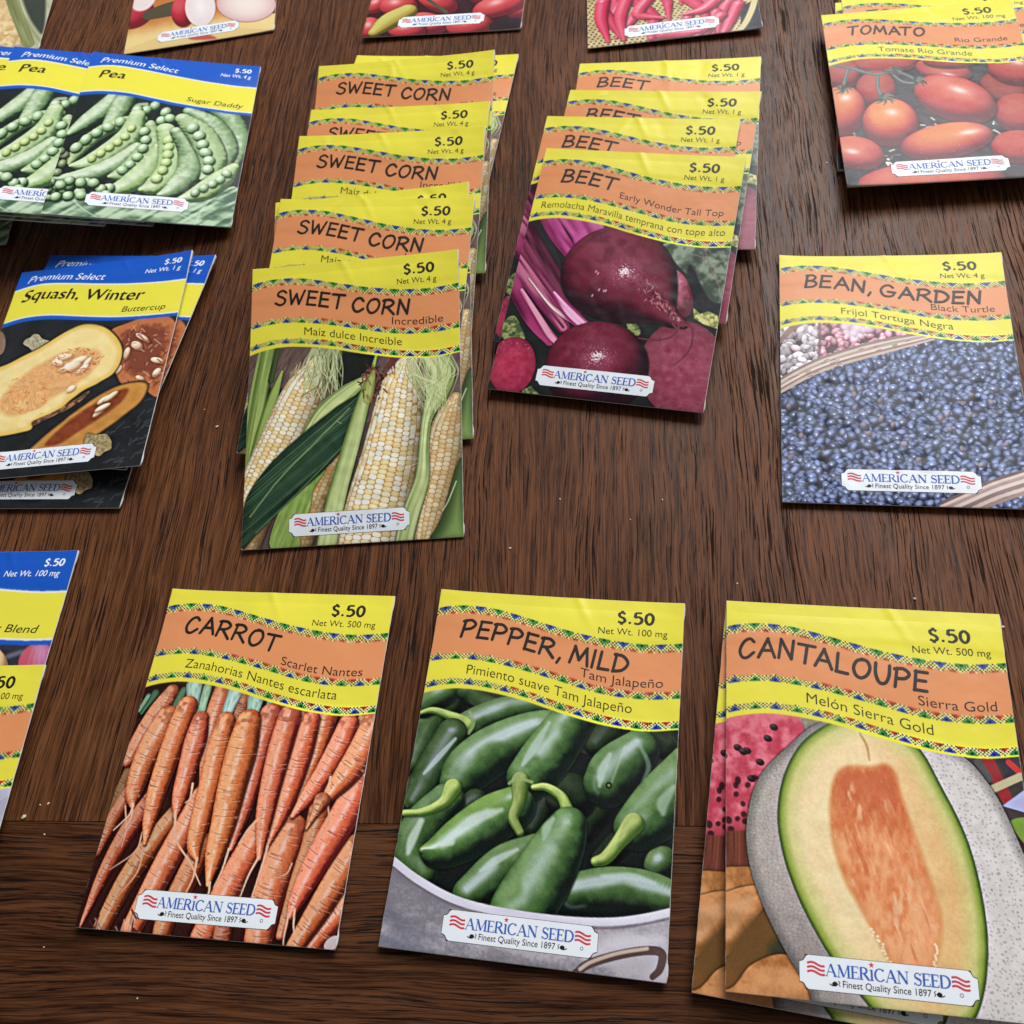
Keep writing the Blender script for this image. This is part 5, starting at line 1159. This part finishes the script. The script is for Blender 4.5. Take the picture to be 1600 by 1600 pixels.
# ------------------------------------------------------------------ the kinds of packet
def spec_std(title=None, tx=(9, 45), sub=None, sx=(47, 76), sd=-2.4, sp=None, px=(12.6, 68.8), net=None, nx=(55, 77.5), dy=0.0, bx=18.0, by=101.9, price=True, cap=6.0, badge=True):
    return dict(badge=badge, kind='std', title=title, tx=tx, sub=sub, sx=sx, sd=sd, sp=sp, px=px, net=net, nx=nx, dy=dy, bx=bx, by=by, price=price, cap=cap)
def spec_pre(title=None, tx=(6, 19), sub=None, sx=(56, 76), net=None, nx=(62.3, 79.1), bx=17.2, by=101.9, cap=5.6, prem=True, price=True):
    return dict(badge=True, kind='pre', title=title, tx=tx, sub=sub, sx=sx, net=net, nx=nx, dy=0.0, bx=bx, by=by, cap=cap, prem=prem, price=price)
KINDS = {
 'carrot': (art_carrot, .25, 1.5, 1.2, spec_std('CARROT', (9, 44.6), 'Scarlet Nantes', (47, 76), -2.4, 'Zanahorias Nantes escarlata', (12.6, 68.8), 'Net Wt. 500 mg')),
 'pepper': (art_pepper, .25, 1.4, 1.3, spec_std('PEPPER, MILD', (9.6, 65.5), 'Tam Jalapeño', (50.5, 77), -2.8, 'Pimiento suave Tam Jalapeño', (13.2, 67.8), 'Net Wt. 100 mg')),
 'melon': (art_melon, .25, 1.2, 0.9, spec_std('CANTALOUPE', (4, 59.1), 'Sierra Gold', (56, 78.2), -2.6, 'Melón Sierra Gold', (23.7, 59.4), 'Net Wt. 500 mg', (55.8, 78.5), 2.0, 19.2, 103.0, cap=6.3)),
 'corn': (art_corn, .25, 1.3, 1.0, spec_std('SWEET CORN', (10, 63), 'Incredible', (56.5, 76.3), -2.7, 'Maíz dulce Increíble', (21.9, 60.4), 'Net Wt. 4 g', (58.4, 73.9))),
 'beet': (art_beet, .26, 1.2, 1.0, spec_std('BEET', (10.2, 33.2), 'Early Wonder Tall Top', (35.3, 77.6), -3.5, 'Remolacha Maravilla temprana con tope alto', (3.9, 79.4), 'Net Wt. 1 g', (59.7, 75.6))),
 'bean': (art_bean, .25, 1.6, 1.3, spec_std('BEAN, GARDEN', (10, 72.9), 'Black Turtle', (55, 77.4), -2.9, 'Frijol Tortuga Negra', (22.6, 62), 'Net Wt. 4 g', (59.7, 75.5), 0.0, 19.8, 100.6)),
 'tomato': (art_tomato, .33, 1.2, 0.9, spec_std('TOMATO', (10.5, 42.6), 'Rio Grande', (54.5, 76.3), -3.6, 'Tomate Río Grande', (21.8, 60), 'Net Wt. 100 mg', (56, 78.2))),
 'pea': (art_pea, .33, 1.3, 0.9, spec_pre('Pea', (6.6, 18.7), 'Sugar Daddy', (50.6, 77.9), 'Net Wt. 4 g', (64, 79), by=99.0)),
 'squash': (art_squash, .3, 1.3, 0.9, spec_pre('Squash, Winter', (5.4, 65), 'Buttercup', (56.3, 76.3), 'Net Wt. 1 g', cap=6.4)),
 'onion': (art_onion, .4, 1.0, 1.0, spec_pre(None, (0, 0), 'y Blend', (58.6, 76.2), 'Net Wt. 100 mg', (55.4, 78))),
 'cabbage': (art_cabbage, .4, 1.0, 1.0, spec_std(net='Net Wt. 100 mg', nx=(55.4, 77.6))),
 'radish': (art_radish, .4, 0.9, 1.0, spec_std(price=False, by=101)),
 'redtom': (art_redtom, .4, 1.0, 1.0, spec_std(price=False, by=100)),
 'chili': (art_chili, .4, 1.0, 1.0, spec_std(price=False, by=101.5)),
 'husk': (art_husk, .4, 1.0, 1.0, spec_std(price=False, badge=False)),
}
W1 = lambda v: (lambda u: v + 0 * u)

def make_packet(kind, seed):
    art, res, bulge, back, s = KINDS[kind]
    A = art(); header(A, s['kind'], s['dy']); z = surface(bulge, seed, 1.0, {'bean': .35, 'corn': .3, 'pea': .35, 'beet': .16, 'squash': .3, 'melon': .15}.get(kind, .06))
    root = bpy.data.objects.new('seed_packet', None); C.objects.link(root)
    V, F = envelope_mesh(z, back, seed); link('envelope', mesh_np('envelope', V, F, M_PAPER), root)
    hr = max(.2, res * .8); dy = s['dy']; zero, full = W1(0.0), W1(PH)
    if s['kind'] == 'std':
        b1 = lambda u: B1(u) + dy + 1.3; b2 = lambda u: B2(u) + dy - 1.1; e = lambda u: EDGE(u) + dy
        lab = join([strip(A, z, zero, b1, hr, hr), strip(A, z, b2, e, hr, hr)]); band = strip(A, z, b1, b2, .6, .6)
        names = ('yellow_label', 'title_band')
    else:
        b1 = lambda u: P1(u) - .1; b2 = lambda u: P2(u) + .3; e = P3
        lab = join([strip(A, z, zero, b1, .4, .4), strip(A, z, b2, e, .4, .4)]); band = strip(A, z, b1, b2, .4, .35)
        names = ('blue_label', 'name_band')
    link(names[0], mesh_np(names[0], *lab[:2], M_PRINT, lab[2]), root)
    link(names[1], mesh_np(names[1], *band[:2], M_PRINT, band[2]), root)
    pic = strip(A, z, e, full, res, res)
    link('picture', mesh_np('picture', *pic[:2], M_PRINT, pic[2]), root)
    def put(name, VF, mat, parent=root): return link(name, mesh_np(name, VF[0], VF[1], mat, smooth=False), parent)
    if s['kind'] == 'std':
        tb = lambda u: B1(u) + dy + 10.2 - 1.15 * u / 65
        if s['title']: put('title_lettering', merge([lay(z, pen_title(s['title'], *s['tx'], tb, s['cap'], seed), 0.05, 0.004)]), M_BLACK)
        if s['sub']: put('variety_lettering', lay_text(z, s['sub'], *s['sx'], lambda u: B2(u) + dy + s['sd'], 3.0, -0.004), M_BLACK)
        if s['sp']: put('translation_lettering', lay_text(z, s['sp'], *s['px'], lambda u: B2(u) + dy + 6.3 - .4 * u / 70, 3.2, -0.007), M_BLACK)
        if s['price']: put('price_lettering', lay(z, price_strokes(60.9, 73.2, 8.3 + dy, 4.2, 0.0), 0.05, 0.004), M_BLACK)
        if s['net']: put('weight_lettering', lay_text(z, s['net'], *s['nx'], W1(12.4 + dy), 2.3, -0.003), M_BLACK)
    else:
        if s['prem']: put('range_lettering', nib(z, 'Premium Select', 5.2, 43.4, lambda u: P1(u) - 2.6, 3.9, -0.012, 0.30), M_WHITE)
        if s['title']: put('title_lettering', nib(z, s['title'], *s['tx'], lambda u: P1(u) + 8.8 + u / 65, s['cap'], -0.010, 0.18, 0.55, -0.3), M_BLACK)
        if s['sub']: put('variety_lettering', lay_text(z, s['sub'], *s['sx'], lambda u: P2(u) - 2.4, 3.1, 0.0, 0.2), M_BLACK)
        if s['price']: put('price_lettering', lay(z, price_strokes(70.4, 78.6, 6.4, 3.0, 0.12), 0.05, 0.004), M_WHITE)
        if s['net']: put('weight_lettering', lay_text(z, s['net'], *s['nx'], W1(10.6), 2.4, 0.006, 0.2), M_WHITE)
    if not s['badge']: return root
    bp = badge_parts(z, s['bx'], s['by'])
    bd = put('badge', bp['plate'], M_WHITE)
    put('outline', bp['outline'], M_BLACK, bd)
    put('badge_lettering', bp['blue'], M_BLUE, bd); put('flag_emblem', merge(bp['red']), M_RED, bd)
    put('slogan_lettering', merge([bp['line']] + bp['ornament']), M_BLACK, bd)
    return root

def copy_tree(o, parent=None):
    c = o.copy(); C.objects.link(c); c.parent = parent
    for ch in o.children: copy_tree(ch, c)
    return c

def rumple(root, seed):
    """give a copied packet wrinkles of its own: the same gentle change of height for every layer of print"""
    rr = random.Random(seed); k0, k1, sl = rr.uniform(8, 40), rr.uniform(45, 76), rr.uniform(-.8, .8); s1 = rr.uniform(0, 99); a0, a1 = rr.uniform(.15, .4), rr.uniform(.12, .35)
    def walk(o):
        for ch in o.children:
            me = ch.data.copy(); n = len(me.vertices); co = np.empty(n * 3, np.float32); me.vertices.foreach_get('co', co); co = co.reshape(-1, 3)
            u, v = co[:, 0] * 1000 + PW / 2, PH / 2 - co[:, 1] * 1000
            e = np.clip(np.minimum.reduce([u, PW - u, v, PH - v]) / 10, 0, 1)
            d = .7 * (fbm(u / 30 + s1, v / 24 + s1, 5, 2) - .5) * e
            d = d + np.clip(v / 3, 0, 1) * np.exp(-(v / 12) ** 2) * (a0 * np.exp(-((u - k0 - sl * v) / 1.7) ** 2) - a1 * np.exp(-((u - k1 + .6 * sl * v) / 2.6) ** 2))
            co[:, 2] += np.where(co[:, 2] > -0.0003, d / 1000, 0)
            me.vertices.foreach_set('co', co.ravel()); me.update(); ch.data = me
            walk(ch)
    walk(root)

# ------------------------------------------------------------------ where every packet lies: x, y, z, turn, tilt, roll (before the grain is turned to Y)
POSE = {
 'carrot': (-0.10455, 0.124153, 0.00186687, -0.325516, -0.0113671, 0.00612501),
 'pepper': (-0.012146, 0.0933254, 0.00246821, -0.363449, 0.00272121, -0.00288998),
 'bean': (0.149257, 0.198395, 0.00231004, -0.355705, -0.00109257, -0.00739034),
 'canta2': (0.0729932, 0.056799, 0.00458632, -0.418304, 0.0294227, 0.0252619),
 'canta1': (0.0786707, 0.0591434, 0.00718847, -0.341785, 0.00575574, 0.0255849),
 'corn6': (0.00260059, 0.397448, 0.00308963, -0.395002, 0.0102907, 0.0190453),
 'corn5': (-0.00756453, 0.364518, 0.0158781, -0.294585, 0.21209, -0.0043112),
 'corn4': (-0.0186019, 0.338596, 0.0139544, -0.33896, 0.177078, 0.00491468),
 'corn3': (-0.0236353, 0.31697, 0.0162491, -0.315801, 0.215631, 0.0155631),
 'cornb': (-0.033938, 0.284018, 0.0144437, -0.23473, 0.209357, 0.00384081),
 'corn2': (-0.038132, 0.280005, 0.0157109, -0.344444, 0.20956, 0.0342808),
 'corn1': (-0.04609, 0.243925, 0.016233, -0.23909, 0.267011, 0.00503598),
 'beet4': (0.10446, 0.339527, 0.0067176, -0.375094, 0.0357334, -0.000819324),
 'beet3': (0.0863588, 0.306904, 0.0131435, -0.464475, 0.144908, -0.0237663),
 'beet2': (0.0729881, 0.294373, 0.0128342, -0.458264, 0.143552, -0.0171711),
 'beet1': (0.066024, 0.2713, 0.0135873, -0.475572, 0.171881, -0.00664166),
 'tomato3': (0.23013, 0.341787, 0.00257586, -0.383564, 0.00588465, -0.0301147),
 'tomato2': (0.234502, 0.33871, 0.00553876, -0.327811, 0.0022964, 0.0121556),
 'tomato1': (0.222431, 0.329113, 0.00801846, -0.296166, -0.00653872, 0.00812708),
 'pea7': (-0.226538, 0.465682, 0.00208558, -0.182717, 0.00150159, 1.76126e-09),
 'pea6': (-0.187053, 0.45245, 0.0249551, -0.223652, -1.99133e-05, 0.247611),
 'pea5': (-0.16966, 0.447077, 0.0220168, -0.223652, -1.99133e-05, 0.247611),
 'pea4': (-0.148975, 0.442942, 0.0183365, -0.223652, -1.99133e-05, 0.247611),
 'pea3': (-0.166459, 0.447097, 0.0247358, -0.223652, -1.99133e-05, 0.247611),
 'pea2': (-0.151231, 0.442115, 0.022353, -0.223652, -1.99133e-05, 0.247611),
 'pea1': (-0.114535, 0.432674, 0.0144285, -0.223652, -1.99133e-05, 0.247611),
 'husk': (-0.214446, 0.620127, 0.00395024, -0.180736, 0.0166041, 0.0492837),
 'squash3': (-0.166709, 0.300532, 0.00240343, -0.309606, 0.00707873, 0.00355713),
 'squash2': (-0.15597, 0.315238, 0.00514231, -0.388422, -0.024584, -0.00842141),
 'squash1': (-0.15876, 0.30955, 0.00777332, -0.239096, -0.0199269, -0.0252227),
 'onion': (-0.216529, 0.17604, 0.00219771, -0.287887, 0.00697829, 0.0119641),
 'cabbage': (-0.226459, 0.129681, 0.00480598, -0.270653, 0.00536882, 0.0068524),
 'radish': (-0.085026, 0.576071, 0.00283276, -0.161009, 0.0177096, 0.0204766),
 'redtom': (0.0482473, 0.524218, 0.00217875, -0.328454, 0.00688851, 0.0192454),
 'chili': (0.150153, 0.471064, 0.00236594, -0.261242, 0.0012195, -0.00905709)}
PROTO = {}
def place(kind, pose, label, group=None):
    x, y, z, t, ax, ay = POSE[pose]
    if kind not in PROTO: o = PROTO[kind] = make_packet(kind, sorted(KINDS).index(kind) + 2)
    else:
        o = copy_tree(PROTO[kind])
        if kind in ('corn', 'beet') or pose in ('pea2', 'squash2'): rumple(o, sum(map(ord, pose)))
    R = _RZ @ Matrix.Rotation(t, 3, 'Z') @ Matrix.Rotation(ax, 3, 'X') @ Matrix.Rotation(ay, 3, 'Y')
    o.location = _RZ @ Vector((x, y, z)); o.rotation_euler = R.to_euler()
    for k in ('label', 'category', 'group'):
        if k in o: del o[k]
    tag(o, label, 'seed packet', group)
    return o

G = 'sweet corn packets fanned in one stack'
place('corn', 'corn1', 'front sweet corn packet of the fanned stack, its whole picture of cobs showing', G)
place('corn', 'corn2', 'second sweet corn packet from the front, name showing, picture hidden behind the front one', G)
place('corn', 'cornb', 'sweet corn packet almost hidden, only half its price showing above the second name', G)
place('corn', 'corn3', 'sweet corn packet in mid stack with its name and first word of yellow line showing', G)
place('corn', 'corn4', 'sweet corn packet whose name is cut in half by the next packet in front', G)
place('corn', 'corn5', 'rear sweet corn packet with its whole name showing at the top of the stack', G)
place('corn', 'corn6', 'backmost sweet corn packet, sticking out on the right with no name showing', G)
G = 'beet packets fanned in one stack'
place('beet', 'beet1', 'front beet packet with its whole picture of dark red beets showing', G)
place('beet', 'beet2', 'second beet packet from the front, its whole name showing over the front packet', G)
place('beet', 'beet3', 'third beet packet from the front, lower half of its name covered', G)
place('beet', 'beet4', 'backmost beet packet, shiny wrinkled top edge nearest the top of the table', G)
place('bean', 'bean', 'black bean packet lying alone at the right edge, full of blue black beans')
place('carrot', 'carrot', 'carrot packet lying alone at lower left with a heap of orange carrots')
place('pepper', 'pepper', 'green pepper packet lying between the carrot and the melon packets')
G = 'melon packets stacked in a pair'
place('melon', 'canta1', 'upper melon packet at lower right, its cut orange melon in full view', G)
place('melon', 'canta2', 'lower melon packet peeking out on the left of and below the upper one', G)
G = 'tomato packets stacked together'
place('tomato', 'tomato1', 'top tomato packet at upper right with its red tomatoes in full view', G)
place('tomato', 'tomato2', 'tomato packet under the top one, its yellow upper edge showing behind', G)
place('tomato', 'tomato3', 'lowest tomato packet, only a sliver and corner showing on the left of the pile', G)
G = 'pea packets fanned sideways'
place('pea', 'pea1', 'rightmost pea packet on top of the fan, all its open pods showing', G)
place('pea', 'pea2', 'second pea packet, its right half covered by the top pea packet', G)
place('pea', 'pea3', 'pea packet at the left frame edge, only the end of its name showing', G)
place('pea', 'pea4', 'pea packet below the fan whose dark corner shows under the top packet', G)
place('pea', 'pea5', 'pea packet below the fan with its corner showing under the second packet', G)
place('pea', 'pea6', 'lowest pea packet of the pile, corner showing farthest to the left', G)
place('pea', 'pea7', 'pea packet apart from the pile, green leaf corner at the left frame edge', G)
G = 'winter squash packets stacked together'
place('squash', 'squash1', 'top winter squash packet with its name and cut yellow squash showing', G)
place('squash', 'squash2', 'winter squash packet behind the top one, its blue corner sticking out upper right', G)
place('squash', 'squash3', 'lowest winter squash packet, a second white plate showing below the top one', G)
place('onion', 'onion', 'blue topped onion packet cut by the left frame edge')
place('cabbage', 'cabbage', 'yellow and orange packet covering the onion packet at the left frame edge')
place('radish', 'radish', 'packet with red and white radishes on a cream board cut by the top frame edge')
place('redtom', 'redtom', 'packet heaped with red peppers beside one yellow green one, cut by top frame edge')
place('chili', 'chili', 'packet with pink red chillies in a woven basket cut by the top frame edge')
place('husk', 'husk', 'pale green corn husk packet cut by the top left frame corner')

# ------------------------------------------------------------------ crumbs
def crumb(x, y, s, seed):
    rr = random.Random(seed); bm = bmesh.new(); bmesh.ops.create_icosphere(bm, subdivisions=1, radius=1.0)
    for v in bm.verts: v.co = Vector((v.co.x * s * 1.5, v.co.y * s, v.co.z * s * .7)) * rr.uniform(.75, 1.2)
    me = bpy.data.meshes.new('crumb'); bm.to_mesh(me); bm.free(); me.materials.append(M_CRUMB)
    o = link('crumb', me); o.location = (x, y, s * .6); o.rotation_euler = (0, 0, rr.uniform(0, 3))
    tag(o, 'tiny pale crumb lying loose on the dark oak table', 'crumb', 'crumbs on the table')
M_CRUMB = ink('crumb', (214, 196, 168))
CRUMBS = [(-0.2071, 0.07001, 0.000675), (-0.20261, 0.07396, 0.000262), (-0.19977, 0.07439, 0.000375), (-0.19822, 0.06458, 0.0003), (-0.17065, 0.22341, 0.000525), (0.07905, 0.34543, 0.000375), (-0.00768, 0.17411, 0.000225), (0.00374, 0.18174, 0.0003), (-0.05008, 0.16413, 0.000375), (-0.03269, 0.18362, 0.0003), (0.08271, 0.14099, 0.00045), (0.10757, 0.13061, 0.00045), (-0.17789, 0.23236, 0.000225), (0.02725, 0.1481, 0.0003), (-0.18852, 0.03119, 0.000225), (-0.15488, 0.01809, 0.000225)]
for i, (x, y, s) in enumerate(CRUMBS): crumb(x, y, s, i)
